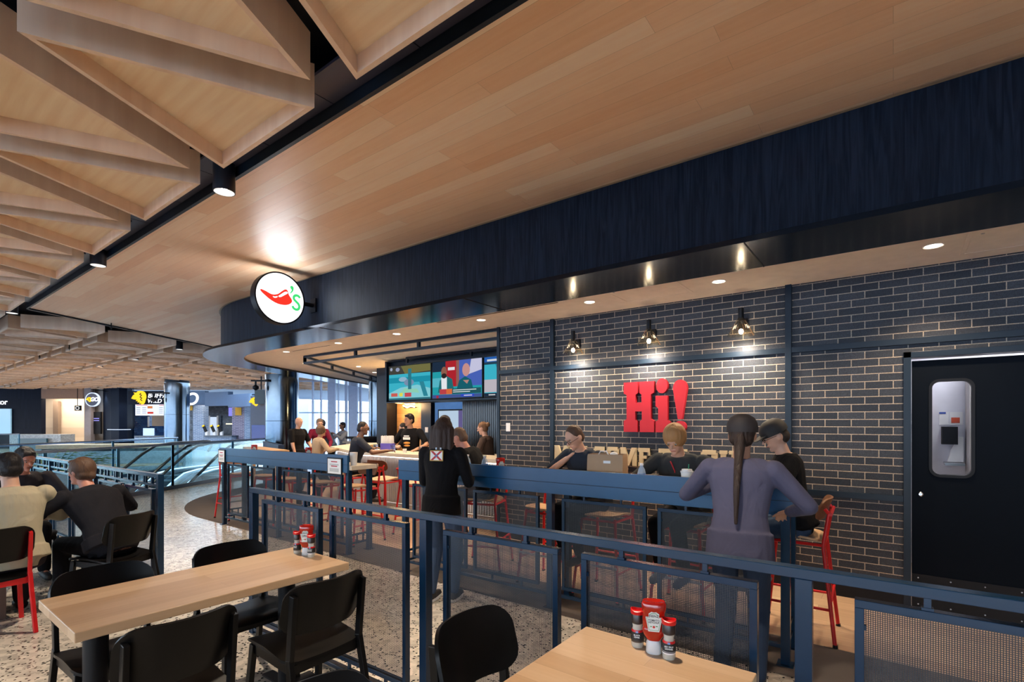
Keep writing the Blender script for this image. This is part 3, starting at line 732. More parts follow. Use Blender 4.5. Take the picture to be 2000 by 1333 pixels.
pep = smoothpoly([(-.27, .07), (-.2, .055), (-.12, .03), (-.04, .05), (.03, .11), (.07, .135), (.10, .125), (.12, .07), (.16, .015), (.165, -.02), (.13, -.06), (.06, -.085), (-.04, -.085), (-.14, -.05), (-.22, .0), (-.275, .045)])
flat(sg, 'pepper', pep, M_chili, .056, Tx)
flat(sg, 'pepper_highlight', smoothpoly([(-.03, .025), (.0, .05), (.055, .095), (.09, .105), (.1, .085), (.06, .055), (.01, .02), (-.02, .01)], 4), M_sign, .058, Tx)
flat(sg, 'pepper_highlight', smoothpoly([(-.11, .005), (-.08, .005), (-.045, .018), (-.05, 0), (-.08, -.012), (-.1, -.008)], 4), M_sign, .058, Tx)
flat(sg, 'apostrophe', smoothpoly([(.14, .19), (.165, .205), (.19, .185), (.185, .14), (.155, .10), (.135, .09), (.15, .12), (.16, .145), (.145, .165)], 4), M_grn, .056, Tx)
# letter S as a swept stroke
cen = [(.285, .055), (.262, .078), (.225, .082), (.195, .06), (.195, .025), (.225, -.005), (.262, -.035), (.275, -.075), (.255, -.11), (.22, -.118), (.185, -.10), (.178, -.075)]
def stroke(c, w):
    c = [Vector(p) for p in c]; fine = []
    for i in range(len(c)-1):
        p0, p1, p2, p3 = c[max(i-1, 0)], c[i], c[i+1], c[min(i+2, len(c)-1)]
        for s in range(4): t = s/4; fine.append(.5*((2*p1)+(-p0+p2)*t+(2*p0-5*p1+4*p2-p3)*t*t+(-p0+3*p1-3*p2+p3)*t**3))
    fine.append(c[-1]); L_, R_ = [], []
    for i, p in enumerate(fine):
        d = (fine[min(i+1, len(fine)-1)]-fine[max(i-1, 0)]).normalized(); n = Vector((-d.y, d.x)); L_.append(p+n*w/2); R_.append(p-n*w/2)
    return L_, R_
L_, R__ = stroke(cen, .036); b = MB()
for i in range(len(L_)-1): b.quad(*[Tx @ Vector((p.x, p.y, .056)) for p in (L_[i], L_[i+1], R__[i+1], R__[i])])
b.build('letter_s', M_grn, sg, smooth=0, fix=False)
b = MB(); b.tube([(0, .35, 0), (0, .54, 0)], .03, 12); b.box((0, .53, 0), (.14, .03, .2)); b.build('mounting_arm', M_black, sg)
for s_ in (1, -1):
    d = bpy.data.lights.new('sign_glow', 'AREA'); d.shape = 'DISK'; d.size = .66; d.energy = 7; d.color = (.85, .92, 1)
    o = bpy.data.objects.new('sign_glow', d); o.location = (-6.79+.07*s_, 3.62, 3.31); o.rotation_euler = (0, R(-90 if s_ > 0 else 90), 0); COL.objects.link(o)
# ================================================================ HI! LETTERS
M_hi = mat('red_letter', (.36, .012, .024), .5, spec=.3)
hx0, hz0 = -2.493, 1.487; HHt = .571
def letter(name, poly, parent, holes=None):
    b = MB(); T = Matrix(((1, 0, 0, 0), (0, 0, 1, 0), (0, 1, 0, 0), (0, 0, 0, 1))); b.prism(poly, T, .05); return b.build(name, M_hi, parent, smooth=0)
hi = empty('greeting_sign', (hx0, YW-.065, hz0), 0, 'big red slab letters spelling a greeting on the brick wall', 'wall sign')
U = .363
def rnd(pts): return pts
Hpoly = [(0, 0), (.165, 0), (.165, .125), (.14, .14), (.14, .235), (.22, .235), (.22, .14), (.195, .125), (.195, 0), (.363, 0), (.363, .125), (.325, .15), (.325, .425), (.363, .445), (.363, .571), (.19, .571), (.19, .445), (.215, .425), (.215, .335), (.145, .335), (.145, .425), (.17, .445), (.17, .571), (0, .571), (0, .445), (.035, .425), (.035, .15), (0, .125)]
letter('letter_h', Hpoly, hi)
letter('letter_i', [(.38, 0), (.548, 0), (.548, .115), (.515, .135), (.515, .405), (.38, .405), (.38, .29), (.41, .27), (.41, .135), (.38, .115)], hi)
letter('dot_of_i', [(.452+.064*math.cos(2*math.pi*k/32), .515+.082*math.sin(2*math.pi*k/32)) for k in range(32)], hi)
ex = [(.629, .145), (.675, .145), (.71, .36), (.727, .47)] + [(.652+.075*math.cos(a), .485+.088*math.sin(a)) for a in [R(10*k) for k in range(0, 19)]] + [(.577, .47), (.594, .36)]
letter('exclamation_stroke', ex, hi); letter('exclamation_dot', [(.652+.064*math.cos(2*math.pi*k/32), .064+.062*math.sin(2*math.pi*k/32)) for k in range(32)], hi)
# tan lettering line below
M_tan = mat('tan_letter', (.50, .42, .27), .5)
ws = empty('welcome_lettering', (-3.46, YW-.03, 1.095), 0, 'tan slab letters of a welcome line low on the brick wall', 'wall sign')
def slabletter(ch, x, w_, h=.21):
    dp = [.022]
    T = Matrix(((1, 0, 0, x), (0, 0, -1, .02), (0, 1, 0, 0), (0, 0, 0, 1))); b = MB(); s = w_*.36; q = h*.22
    def r(a, c, d, e): dp[0] += .0009; b.prism([(a, c), (d, c), (d, e), (a, e)], T, dp[0])
    if ch in 'EFLCIT':
        if ch in 'EFL': r(w_*.08, 0, w_*.08+s, h); r(0, 0, w_, q) if ch in 'EL' else r(0, 0, w_*.6, q)
        if ch in 'EF': r(0, h-q, w_, h); r(w_*.3, h*.42, w_*.72, h*.58); r(w_*.86, h*.62, w_, h)
        if ch == 'E' or ch == 'L': r(w_*.86, 0, w_, h*.38)
        if ch == 'C': r(0, q*.6, s, h-q*.6); r(w_*.1, 0, w_, q); r(w_*.1, h-q, w_, h); r(w_*.75, h*.62, w_, h)
        if ch == 'I': r(w_*.5-s/2, 0, w_*.5+s/2, h); r(0, 0, w_, q); r(0, h-q, w_, h)
        if ch == 'T': r(w_*.5-s/2, 0, w_*.5+s/2, h); r(0, h-q, w_, h); r(w_*.2, 0, w_*.8, q); r(0, h*.6, w_*.14, h); r(w_*.86, h*.6, w_, h)
    elif ch == 'O': r(0, q*.6, s, h-q*.6); r(w_-s, q*.6, w_, h-q*.6); r(w_*.1, 0, w_*.9, q); r(w_*.1, h-q, w_*.9, h)
    elif ch == 'U': r(w_*.06, q*.5, w_*.06+s*.9, h); r(w_*.94-s*.7, q*.5, w_*.94, h); r(w_*.12, 0, w_*.88, q); r(0, h-q*.8, w_*.45, h); r(w_*.55, h-q*.8, w_, h)
    elif ch == 'Y': b.prism([(w_*.32, 0), (w_*.68, 0), (w_*.68, h*.45), (w_, h), (w_*.6, h), (w_*.5, h*.72), (w_*.4, h), (0, h), (w_*.32, h*.45)], T, .025)
    elif ch in 'MNW':
        r(0, 0, w_*.27, h); r(w_*.73, 0, w_, h); b.prism([(0, h), (w_*.38, h), (w_*.62, 0), (w_*.45, 0)], T, .029) if ch == 'N' else b.prism([(0, h), (w_*.3, h), (w_*.5, h*.45), (w_*.7, h), (w_, h), (w_*.55, 0), (w_*.45, 0)], T, .029)
    return b
x = 0
for ch, w_ in zip('WELCOME TO OU', (.21, .15, .14, .15, .16, .20, .14, .06, .15, .16, .09, .17, .17)):
    if ch != ' ': slabletter(ch, x, w_).build('letter', M_tan, ws, smooth=0)
    x += w_+.02
b = MB(); b.box((0, 0, 0), (.07, .008, .115)); o = b.build('wall_plate', M_whitep, bevel=.003); x, z = wall_at(992, 835, YW-.006); o.location = (x, YW-.005, z); tag(o, 'small white blank plate on the narrow brick strip beside the bar', 'wall plate')
# ================================================================ SCREENS
YT = 7.04
tv = empty('screen_box', (-8.72, YT, 2.03), 0, 'long black box above the bar that carries the row of screens', 'screen housing')
b = MB(); b.span((0, .09, 0), (4.3, .45, .875)); b.build('housing', M_trim, tv, smooth=0)
b = MB(); b.span((-.02, -.02, -.02), (4.3, .45, 0)); b.span((-.02, -.02, .855), (4.3, .45, .875)); b.span((-.02, -.02, 0), (0.03, .45, .875)); b.build('housing_frame', M_trim, tv, smooth=0)
def emi(c, s=1.0): return emis('px_%02x%02x%02x' % tuple(int(max(0, min(1, q))*255) for q in c), c, s)
teal, cy, cy2, dk = (.015, .30, .42), (.05, .48, .62), (.25, .65, .72), (.015, .03, .06)
TT = Matrix(((1, 0, 0, 0), (0, 0, 1, 0), (0, 1, 0, 0), (0, 0, 0, 1)))
def TF(y): return Matrix(((1, 0, 0, 0), (0, 0, 1, y), (0, 1, 0, 0), (0, 0, 0, 1)))
def screen(x, w_, label, shapes):
    o = empty('television', (-8.72+x, YT+.02, 2.05), 0, label, 'television', 'televisions above the bar'); h = w_*.572
    b = MB(); b.span((0, 0, 0), (w_, .06, h)); b.build('casing', M_black, o, smooth=0, bevel=.004)
    b = MB(); ms = []
    for k, (poly, c) in enumerate(shapes):
        m = emi(c, .7); 
        if m not in ms: ms.append(m)
        b.cur = ms.index(m); b.face(tuple(b.ring([Vector((.02+px*(w_-.04), -.002-.0004*k, .02+py*(h-.04))) for px, py in poly])))
    b.build('screen_picture', ms, o, smooth=0, fix=False); return o
def rc(a, c, d, e): return [(a, c), (d, c), (d, e), (a, e)]
def oval(x, y, rx, ry, n=20): return [(x+rx*math.cos(2*math.pi*k/n), y+ry*math.sin(2*math.pi*k/n)) for k in range(n)]
full = rc(0, 0, 1, 1)
screen(.05, 1.31, 'first television from the bar corner showing a blurred teal sports picture', [(full, cy), (rc(0, .76, 1, 1), (.06, .06, .05)), ([(.4, .76), (1, .8), (1, 1), (.3, 1)], (.18, .17, .06)), (oval(.06, .92, .03, .05), (.4, .45, .6)), (oval(.22, .9, .05, .06), (.3, .35, .5)),
    (rc(0, .5, 1, .66), teal), (oval(.35, .6, .1, .07), (.3, .5, .65)), (oval(.5, .5, .12, .1), (.2, .3, .45)), ([(0, .05), (1, .05), (1, .3), (.7, .42), (.3, .36), (0, .2)], cy2), ([(.2, .12), (.5, .22), (.75, .18), (.7, .3), (.4, .34)], (.3, .68, .5)), (rc(.48, .3, .56, .9), (.03, .2, .26)), ([(.75, .5), (.85, .5), (.95, .08), (.85, .08)], (.03, .25, .33)),
    (rc(.06, .1, .22, .2), (.65, .12, .1)), (rc(.27, .1, .35, .2), (.8, .75, .1)), (rc(.4, .08, .56, .2), (.6, .08, .1)), (rc(0, 0, 1, .05), (.03, .15, .2))])
screen(1.38, 1.33, 'middle television showing two blurred talking men and a red caption', [(full, (.02, .36, .42)), (rc(0, .72, .3, 1), dk), (rc(.28, .3, .5, 1), (.45, .02, .03)), (rc(.33, .74, .47, .82), (.8, .8, .85)), (rc(.5, .3, .56, 1), (.3, .12, .1)), (rc(.56, .3, 1, 1), (.07, .13, .5)), ([(.75, .6), (1, .7), (1, 1), (.8, 1)], (.6, .6, .8)),
    (rc(0, .3, .3, .55), (.1, .5, .6)), ([(.12, .15), (.46, .15), (.42, .5), (.3, .6), (.16, .48)], (.02, .16, .18)), ([(.2, .15), (.31, .15), (.31, .56), (.19, .56)], (.85, .87, .9)), (oval(.25, .7, .06, .15), (.3, .12, .08)), (oval(.25, .6, .055, .07), (.03, .02, .02)),
    ([(.5, .15), (.85, .15), (.8, .45), (.68, .55), (.56, .45)], (.01, .12, .16)), (oval(.7, .72, .075, .17), (.6, .3, .28)), ([(.64, .45), (.76, .45), (.72, .35)], (.5, .25, .22)), (rc(.16, .1, .3, .24), (.55, .06, .07)), (rc(.3, .1, .42, .24), (.75, .16, .05)), (rc(.42, .1, .99, .24), (.02, .1, .12)), (rc(.44, .19, .9, .21), (.8, .85, .85)), (rc(.44, .14, .78, .16), (.8, .85, .85)),
    (rc(0, 0, 1, .09), (.06, .1, .3)), (rc(.6, .02, .86, .09), (.04, .07, .55)), (rc(.66, .04, .82, .06), (.8, .8, .8)), (rc(.09, .0, .14, .07), (.4, .03, .06))])
screen(2.73, 1.33, 'television partly hidden behind the brick wall showing a blue track', [(full, cy), (rc(0, .86, 1, 1), (.02, .12, .45)), (rc(.05, .88, .8, .93), (.7, .75, .8)), (rc(0, .8, 1, .86), (.02, .06, .1)), (rc(0, .1, 1, .42), (.55, .5, .55)), ([(.3, .42), (.4, .42), (.3, .8), (.2, .8)], teal), (rc(0, 0, 1, .08), dk), (rc(.08, .02, .2, .05), (.6, .6, .6))])
# zig-zag neon on the wood wall
zz = empty('neon_sign', (-9.45, YB-.06, 2.02), 0, 'bright zigzag neon tube on the warm wooden wall', 'neon light')
b = MB()
for k in range(3):
    y0 = .10-.07*k; b.tube([(0, 0, y0+.02), (.14, 0, y0-.03), (.27, 0, y0+.01), (.40, 0, y0-.02)], .016, 8)
b.build('neon_tube', emis('neon', (1, .72, .36), 14), zz)
b = MB(); b.span((0, .02, -.08), (.4, .058, -.06)); b.build('backing_bar', M_black, zz, smooth=0)
d = bpy.data.lights.new('neon_glow', 'POINT'); d.energy = 25; d.color = (1, .6, .25); d.shadow_soft_size = .1; o = bpy.data.objects.new('neon_glow', d); o.location = (-9.25, YB-.35, 2.0); COL.objects.link(o)
# wall television in the blue room
t_ = empty('television', (-10.36, 10.2, 1.2), 0, 'television on the blue wall of the room behind the bar', 'television')
b = MB(); b.span((0, 0, 0), (1.3, .06, .76)); b.build('casing', M_black, t_, smooth=0); b = MB(); b.quad((.04, -.003, .04), (.8, -.003, .04), (.8, -.003, .72), (.04, -.003, .72)); b.cur = 1; b.quad((.8, -.003, .04), (1.26, -.003, .04), (1.26, -.003, .72), (.8, -.003, .72)); b.build('screen_picture', [emi((.45, .58, .72), .8), emi((.12, .1, .25), .8)], t_, smooth=0, fix=False)
b = MB(); b.span((.6, .06, .3), (.7, .8, .45)); b.build('wall_arm', M_black, t_, smooth=0)
b = MB(); b.span((-8.72, YB-.034, 1.36), (-8.62, YB-.03, 1.48)); tag(b.build('small_notice', M_whitep, smooth=0), 'tiny white notice on the dark panel behind the bar', 'notice')
# ================================================================ FAR HALL
def far_box(name, m, px0, px1, d, z0, z1, thick=.3, parent=None, structk=True, label=None, cat=None, group=None, dd=0, bevel=0):
    "upright slab facing the hall, d metres out, between two sight lines"
    a, c = PD(px0, d, 0), PD(px1, d+dd, 0); dr = (c-a); n = Vector((-dr.y, dr.x, 0)).normalized()
    if n.dot(Vector((-.603, .798, 0))) < 0: n = -n
    b = MB(); off = n*thick/2
    b.bar(Vector((a.x, a.y, (z0+z1)/2))+off, Vector((c.x, c.y, (z0+z1)/2))+off, thick, z1-z0)
    o = b.build(name, m, parent, smooth=0, bevel=bevel)
    if structk and not parent and not label: o['kind'] = 'structure'
    if label: tag(o, label, cat, group)
    return o
def zf(py, d): return EYE-(py-CY)*d/F
M_dtile = brick('dark_stack_tile', (.004, .005, .013), (.007, .008, .019), (.003, .003, .008), .1, .6, .004, rot=(R(90), 0, 0), rough=.4, bump=.2, spec=.06)
M_cream = planks('cream_panels', (.62, .50, .38), (.68, .56, .43), (.72, .60, .47), row=.62, length=9, rot=(R(90), 0, 0), rough=.5, grain=.2)
M_pbrick = brick('pale_blue_brick', (.14, .24, .42), (.22, .34, .54), (.5, .58, .72), .2, .0677, .008)
M_bluetile = brick('blue_tile', (.01, .05, .22), (.04, .16, .45), (.02, .05, .12), .2, .12, .006, rough=.2)
M_fish = brick('dark_scale_tile', (.02, .035, .06), (.07, .10, .15), (.02, .03, .04), .12, .1, .006, rough=.2)
M_bronze = mat('bronze_cladding', (.10, .085, .075), .3, .5); M_greypil = mat('grey_pillar', (.22, .20, .22), .5)
M_navy = mat('navy_ribbed', (.003, .007, .020), .45, spec=.06); M_fasciab = mat('blue_grey_fascia', (.03, .075, .16), .45)
DF = 30.5
far_box('wall_lift', M_dtile, -60, 80, DF, 0, 3.75)
far_box('wall_corridor', M_cream, 74, 172, DF+2.2, 0, 3.75)
far_box('wall_corridor_side', mat('brown_lintel', (.30, .17, .10), .6), 80, 161, DF, 3.02, 3.75, .2)
far_box('wall_pillar', M_greypil, 164, 177, DF-.3, 0, 3.75)
far_box('wall_bronze', M_bronze, 177, 201, DF, 0, 3.75)
far_box('wall_shaft', mat('corridor_return', (.22, .16, .12), .5), 103, 113, DF+1.9, 0, 2.95, .2)
# curved navy wall into the food counter
b = MB(); pts = [PD(px, d, 0) for px, d in ((199, DF+.3), (206, DF-.4), (216, DF-.8), (232, DF-1), (248, DF-.8), (258, DF-.3), (262, DF+.5))]
for z0, z1 in ((0, 1.15), (1.17, 3.9)): wall_along(b, pts, z0, z1)
struct('wall_navy', b, M_navy, fix=False)
# lift sign and screen
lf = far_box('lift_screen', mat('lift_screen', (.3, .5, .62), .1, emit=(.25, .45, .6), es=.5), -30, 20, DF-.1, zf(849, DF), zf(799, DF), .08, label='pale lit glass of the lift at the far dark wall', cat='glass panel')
M_txt = emis('white_letters', (.9, .93, 1), 1.4)
M_txtd = 0
def far_text(s, px, py, d, size, m=M_txt, parent=None, align='CENTER', name='lettering', bold=.0, shear=0, label=None, cat=None, rot=0, space=1):
    p = PD(px, d, zf(py, d)); T = Matrix.Translation(p) @ Matrix.Rotation(YAW+rot, 4, 'Z') @ Matrix.Rotation(R(90), 4, 'X')
    o = text(name, s, size, T, m, None, .01, bold, align, shear, space)
    if parent: 
        o.parent = parent; o.matrix_parent_inverse = Matrix.Identity(4); o.matrix_local = parent.matrix_basis.inverted() @ T
    if label: tag(o, label, cat)
    return o
far_text('Elevator', 14, 786, DF-.1, .46, align='RIGHT', bold=.003, label='white word naming the lift on the dark far wall', cat='sign')
# nursing / restroom sign
ns = far_box('wayfinding_sign', M_black, 145, 157, DF-.5, zf(803, DF), zf(793, DF), .08, label='small black square sign with a pale ring before the cream wall', cat='sign')
p = PD(151, DF-.56, zf(798, DF)); b = MB(); b.lathe([(.12, 0), (.12, .02), (.075, .02), (.075, 0)], n=24, caps=False); o = b.build('ring_symbol', M_whitep, ns); o.matrix_local = Matrix.Translation(p) @ Matrix.Rotation(YAW, 4, 'Z') @ Matrix.Rotation(R(90), 4, 'X')
b = MB(); b.bar(PD(151, DF-.46, zf(793, DF)), PD(151, DF-.46, 4.02), .03, .03); b.build('hanger', M_black, ns, smooth=0)
# round blade sign with yellow wing and two letters
def disc_sign(px, py, d, r, label):
    p = PD(px, d, zf(py, d)); e = empty('round_sign', p, YAW, label, 'sign')
    A = Matrix.Rotation(R(90), 4, 'X')
    b = MB(); b.lathe([(r*.93, -.05), (r*.93, .05)], n=40); o = b.build('sign_disc', mat('sign_navy', (.015, .02, .05), .4), e); o.matrix_local = A
    b = MB(); b.lathe([(r*.9, .03), (r*.9, .06), (r, .06), (r, -.06), (r*.9, -.06)], n=40, caps=False); o = b.build('lit_ring', emis('ring_white', (.6, .72, 1), 1.2), e); o.matrix_local = A
    return e
M_yel = emis('sign_yellow', (1, .62, .03), 1.1)
wing = [(-.5, -.06), (-.40, .12), (-.26, .24), (-.36, .33), (-.16, .33), (-.06, .43), (.1, .45), (.26, .43), (.40, .34), (.47, .18), (.48, 0), (.43, -.16), (.38, -.34), (.28, -.45), (.12, -.47), (.2, -.38), (.02, -.40), (.08, -.31), (-.1, -.32), (-.03, -.22), (-.2, -.23), (-.13, -.14), (-.34, -.12)]
def wing_shape(parent, loc, s, name='wing_emblem'):
    b = MB(); T = Matrix.Translation(loc) @ Matrix(((1, 0, 0, 0), (0, 0, -1, 0), (0, 1, 0, 0), (0, 0, 0, 1)))
    b.prism([(x*s, y*s) for x, y in wing], T, .04); o = b.build(name, M_yel, parent, smooth=0)
    b = MB(); zz_ = [(.16, .3), (.06, .2), (.2, .16), (.08, .02), (.22, -.02), (.12, -.14), (.24, -.22)]
    for a, c in zip(zz_, zz_[1:]): b.bar(T @ Vector((a[0]*s, a[1]*s, .045)), T @ Vector((c[0]*s, c[1]*s, .045)), .05*s, .01, (0, 1, 0))
    b.build('crack_lines', M_black, o, smooth=0); return o
gs = disc_sign(181, 781, DF-1.6, .40, 'round dark sign with white ring, yellow wing and GO on the far pillar')
wing_shape(gs, (-.16, -.07, 0), .3); text('lettering', 'GO', .3, Matrix.Translation((.15, -.09, 0)) @ Matrix.Rotation(R(90), 4, 'X'), M_txt, gs, .01, .012, shear=.2)
b = MB(); b.bar((0, 0, .4), (0, 0, .6), .03, .03); b.bar((0, 0, .55), (0, 1.5, .55), .03, .03); b.build('bracket', M_black, gs, smooth=0)
# vertical display on the bronze wall
vd = far_box('vertical_display', M_black, 182, 196, DF-.1, zf(848, DF), zf(805, DF), .1, label='tall dark display with two violet lines on the bronze wall', cat='display')
for py in (818, 822): 
    p = PD(188, DF-.2, zf(py, DF)); b = MB(); b.box(p, (.3, .03, .05), YAW); b.build('text_line', emis('violet', (.3, .28, .8), 1), vd, smooth=0)
# ---- wing counter
DB = 29.0
far_box('wall_counter_back', M_bluetile, 255, 292, DB+3, 0, 3.0, .2)
far_box('wall_counter_back', mat('kitchen_beige', (.5, .42, .34), .6), 285, 335, DB+5, 0, 3.0, .2)
o = far_box('wall_pass', M_bluetile, 286, 335, DB+3, 0, 1.35, .2)
far_box('trim_12', M_whitep, 287.5, 289.5, DB+2.9, 1.3, zf(814, DB+2.9), .1)
far_box('wall_counter_back', M_fish, 384, 480, DB+3.2, 0, 3.0, .2)
far_box('wall_brick_pier', M_pbrick, 376, 397, DB+.2, 0, 2.62, .5)
far_box('wall_brick_pier', brick('violet_brick', (.14, .13, .22), (.24, .22, .32), (.45, .45, .58), .2, .0677, .008), 453, 477, DB-.4, 0, 2.5, .5)
far_box('wall_brick_pier', M_pbrick, 477, 488, DB-.5, 0, 2.5, .5)
for k, (q, w2, dA, dB_, zb, zt) in enumerate(((250, 330, DB, DB-.3, 2.62, 3.38), (330, 400, DB-.3, DB-.6, 2.56, 3.36), (400, 445, DB-.6, DB-1.4, 2.50, 3.28), (445, 491, DB-1.4, DB-2.8, 2.42, 3.1))):
    far_box('wall_counter_fascia', M_fasciab if k else M_navy, q, w2, dA, zb, zt, .3, dd=dB_-dA)
# emblem, words
em = empty('counter_emblem', PD(271.5, DB-.25, zf(777.5, DB)), YAW, 'yellow wing emblem over the menu boards of the far counter', 'sign'); wing_shape(em, (0, 0, 0), .86)
far_text('BUFFALO', 288, 773.3, DB-.55, .36, align='LEFT', bold=.004, shear=.2, label='white upper line of the counter name, cut off by the steel column', cat='sign', space=1.05)
far_text('WILD WINGS', 287, 784, DB-.55, .32, align='LEFT', bold=.004, shear=.2, label='white lower line of the counter name, cut off by the steel column', cat='sign')
far_text('GO', 386, 781, DB-.95, .95, align='RIGHT', bold=.02, shear=.2, label='big white letters right beside the wide steel column', cat='sign')
# menus
def menu(px0, px1, label, flip=0):
    o = far_box('menu_board', emis('menu_white', (.75, .8, .95), 1.0), px0, px1, DB+.3, zf(812, DB), zf(789.5, DB), .06, label=label, cat='menu board', group='lit menu boards')
    W_ = (px1-px0)*DB/F; c0 = PD(px0, DB+.22, 0); dr = (PD(px1, DB+.22, 0)-c0).normalized(); rng = random.Random(px0)
    z0, z1 = zf(812, DB), zf(789.5, DB); H_ = z1-z0
    def patch(nm, u0, v0, u1, v1, m):
        a = c0+dr*u0*W_; c = c0+dr*u1*W_; b = MB(); z = z0+H_*(v0+v1)/2; b.bar(Vector((a.x, a.y, z)), Vector((c.x, c.y, z)), .02, H_*(v1-v0)); b.build(nm, m, o, smooth=0)
    patch('menu_heading', .05, .88, .55, .93, emis('m_red', (.7, .08, .1), .8))
    for c_ in range(2):
        for r_ in range(4): patch('menu_line', .05+.27*c_, .2+.16*r_, .22+.27*c_, .24+.16*r_, emis('m_grey', (.25, .3, .5), .8))
    patch('food_picture', .56, .62, .78, .82, emis('m_food', (.6, .2, .06), .9)); patch('food_picture', .56, .15, .82, .32, emis('m_food2', (.6, .06, .04), .9))
menu(264, 307, 'lit white menu board under the yellow wing emblem'); menu(308.5, 350, 'lit white menu board partly behind the wide steel column')
# counter runs
def counter(px0, px1, d, label):
    e = empty('food_counter', (0, 0, 0), 0, label, 'counter')
    far_box('counter_front', M_pbrick, px0, px1, d, 0, zf(853.5, d), .5, e); far_box('counter_top', mat('dark_top', (.03, .05, .08), .3), px0-.5, px1+.5, d-.1, zf(853.5, d), zf(851.5, d), .75, e)
    return e
far_box('wall_brick_pier', M_fish, 366, 376.5, DB+.2, 0, 2.62, .5)
counter(262, 330, DB, 'pale blue brick counter below the menu boards'); counter(398.5, 452, DB-1.0, 'pale blue brick counter below the three ordering kiosks')
far_box('counter_guard', mat('guard_steel', (.35, .45, .6), .3, .6), 279, 301, DB-.0, zf(851.5, DB), zf(837, DB), .05, label='pale steel splash guard standing on the far brick counter', cat='guard')
k0 = None
for px, s_ in ((400, 'beside the pale brick pier'), (415.5, 'in front of the white door'), (429, 'farthest from the pale brick pier')):
    e = empty('order_kiosk', PD(px, DB-.75, zf(851.2, DB-.75)+.01), YAW, 'tilted black ordering kiosk with yellow header '+s_, 'kiosk', 'ordering kiosks') if k0 is None else copy_tree(k0)
    if k0 is None:
        b = MB(); b.box((.10, 0, .12), (.13, .12, .24)); b.build('stand', M_whitep, e, smooth=0)
        b = MB(); b.box(None, (.15, .05, .40), M=Matrix.Translation((.02, -.05, .38)) @ Matrix.Rotation(R(-24), 4, 'Y')); b.build('kiosk_screen', M_black, e, smooth=0)
        b = MB(); b.box(None, (.13, .02, .07), M=Matrix.Translation((-.05, -.085, .53)) @ Matrix.Rotation(R(-24), 4, 'Y')); b.build('header', M_yel, e, smooth=0); k0 = e
    else: e.location = PD(px, DB-.75, zf(851.2, DB-.75)+.01); e['label'] = 'tilted black ordering kiosk with yellow header '+s_
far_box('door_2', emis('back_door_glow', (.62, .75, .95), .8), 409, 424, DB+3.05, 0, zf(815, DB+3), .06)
b = MB(); 
for q in (408, 425): a = PD(q, DB+2.98, 0); b.box((a.x, a.y, 1.0), (.09, .09, 2.0), YAW)
struct('trim_13', b, M_whitep, smooth=0)
far_box('yellow_banner', mat('banner_yellow', (.55, .32, .02), .5), 459, 471, DB-.44, zf(812, DB), zf(797, DB), .03, label='yellow banner with pale print on the violet brick pier', cat='banner')
far_box('yellow_banner', mat('banner_yellow', (.55, .32, .02), .5), 370, 375, DB+.12, zf(802, DB), zf(793, DB), .03, label='small yellow banner beside the wide steel column', cat='banner')
far_box('television', emis('far_tv', (.25, .25, .8), .9), 446, 453, DB+.6, zf(813, DB), zf(796, DB), .06, label='violet lit screen between dark tiles and violet brick', cat='television')
far_box('ledge_lamp', emis('ledge', (1, .7, .4), 2.5), 441, 453, DB+2.6, zf(829.5, DB+2.6), zf(827.5, DB+2.6), .05, label='warm strip lamp low on the dark scaled tiles', cat='lamp')
far_box('wall_end', mat('end_panel', (.02, .03, .06), .3), 489, 522, DB-3, 0, 2.95, .3)
far_box('blue_screen', mat('blue_gloss', (.01, .03, .22), .15), 491, 521, DB-3.2, .55, 1.45, .1, label='glossy deep blue panel beside the polished corner column', cat='panel')
em2 = empty('hanging_emblem', PD(496, DB-3.3, zf(785, DB-3.3)), YAW, 'yellow wing emblem at the end of the blue fascia', 'sign'); wing_shape(em2, (0, 0, 0), .5)
# speaker / projector brackets on the columns
def bracket(px, py, d, s, label):
    e = empty('speaker_bracket', PD(px, d, zf(py, d)), YAW, label, 'speaker', 'black speakers on column arms')
    b = MB(); b.bar((0, 0, 0), (-.75*s, 0, 0), .07*s, .07*s); b.bar((-.55*s, 0, .02), (-.55*s, 0, -.28*s), .06*s, .06*s); b.lathe([(.12*s, -.03), (.12*s, .03)], n=16); b.build('arm', M_black, e, smooth=0)
    b = MB(); b.lathe([(.05*s, 0), (.13*s, -.06*s), (.13*s, -.16*s), (.02*s, -.24*s)], c=(-.55*s, 0, -.2*s), n=14); b.build('speaker_body', M_black, e); return e
bracket(523, 744, 13.6, .6, 'black arm with small speaker on the polished corner column')
bracket(322, 768, 23.9, 1.0, 'black arm with small speaker on the wide steel column')
hb = empty('hanging_box', PD(510, 22.0, zf(776, 22)), YAW, 'dark box hanging beside the polished corner column', 'speaker')
b = MB(); b.box((0, 0, 0), (.40, .35, .62)); b.build('box_body', mat('dark_box', (.03, .05, .06), .5), hb, smooth=0); b = MB(); b.bar((0, 0, .3), (0, 0, 3.6-zf(776, 22)), .04, .04); b.bar((0, 0, .1), (-.4, 0, .1), .04, .04); b.build('drop_rod', M_black, hb, smooth=0)
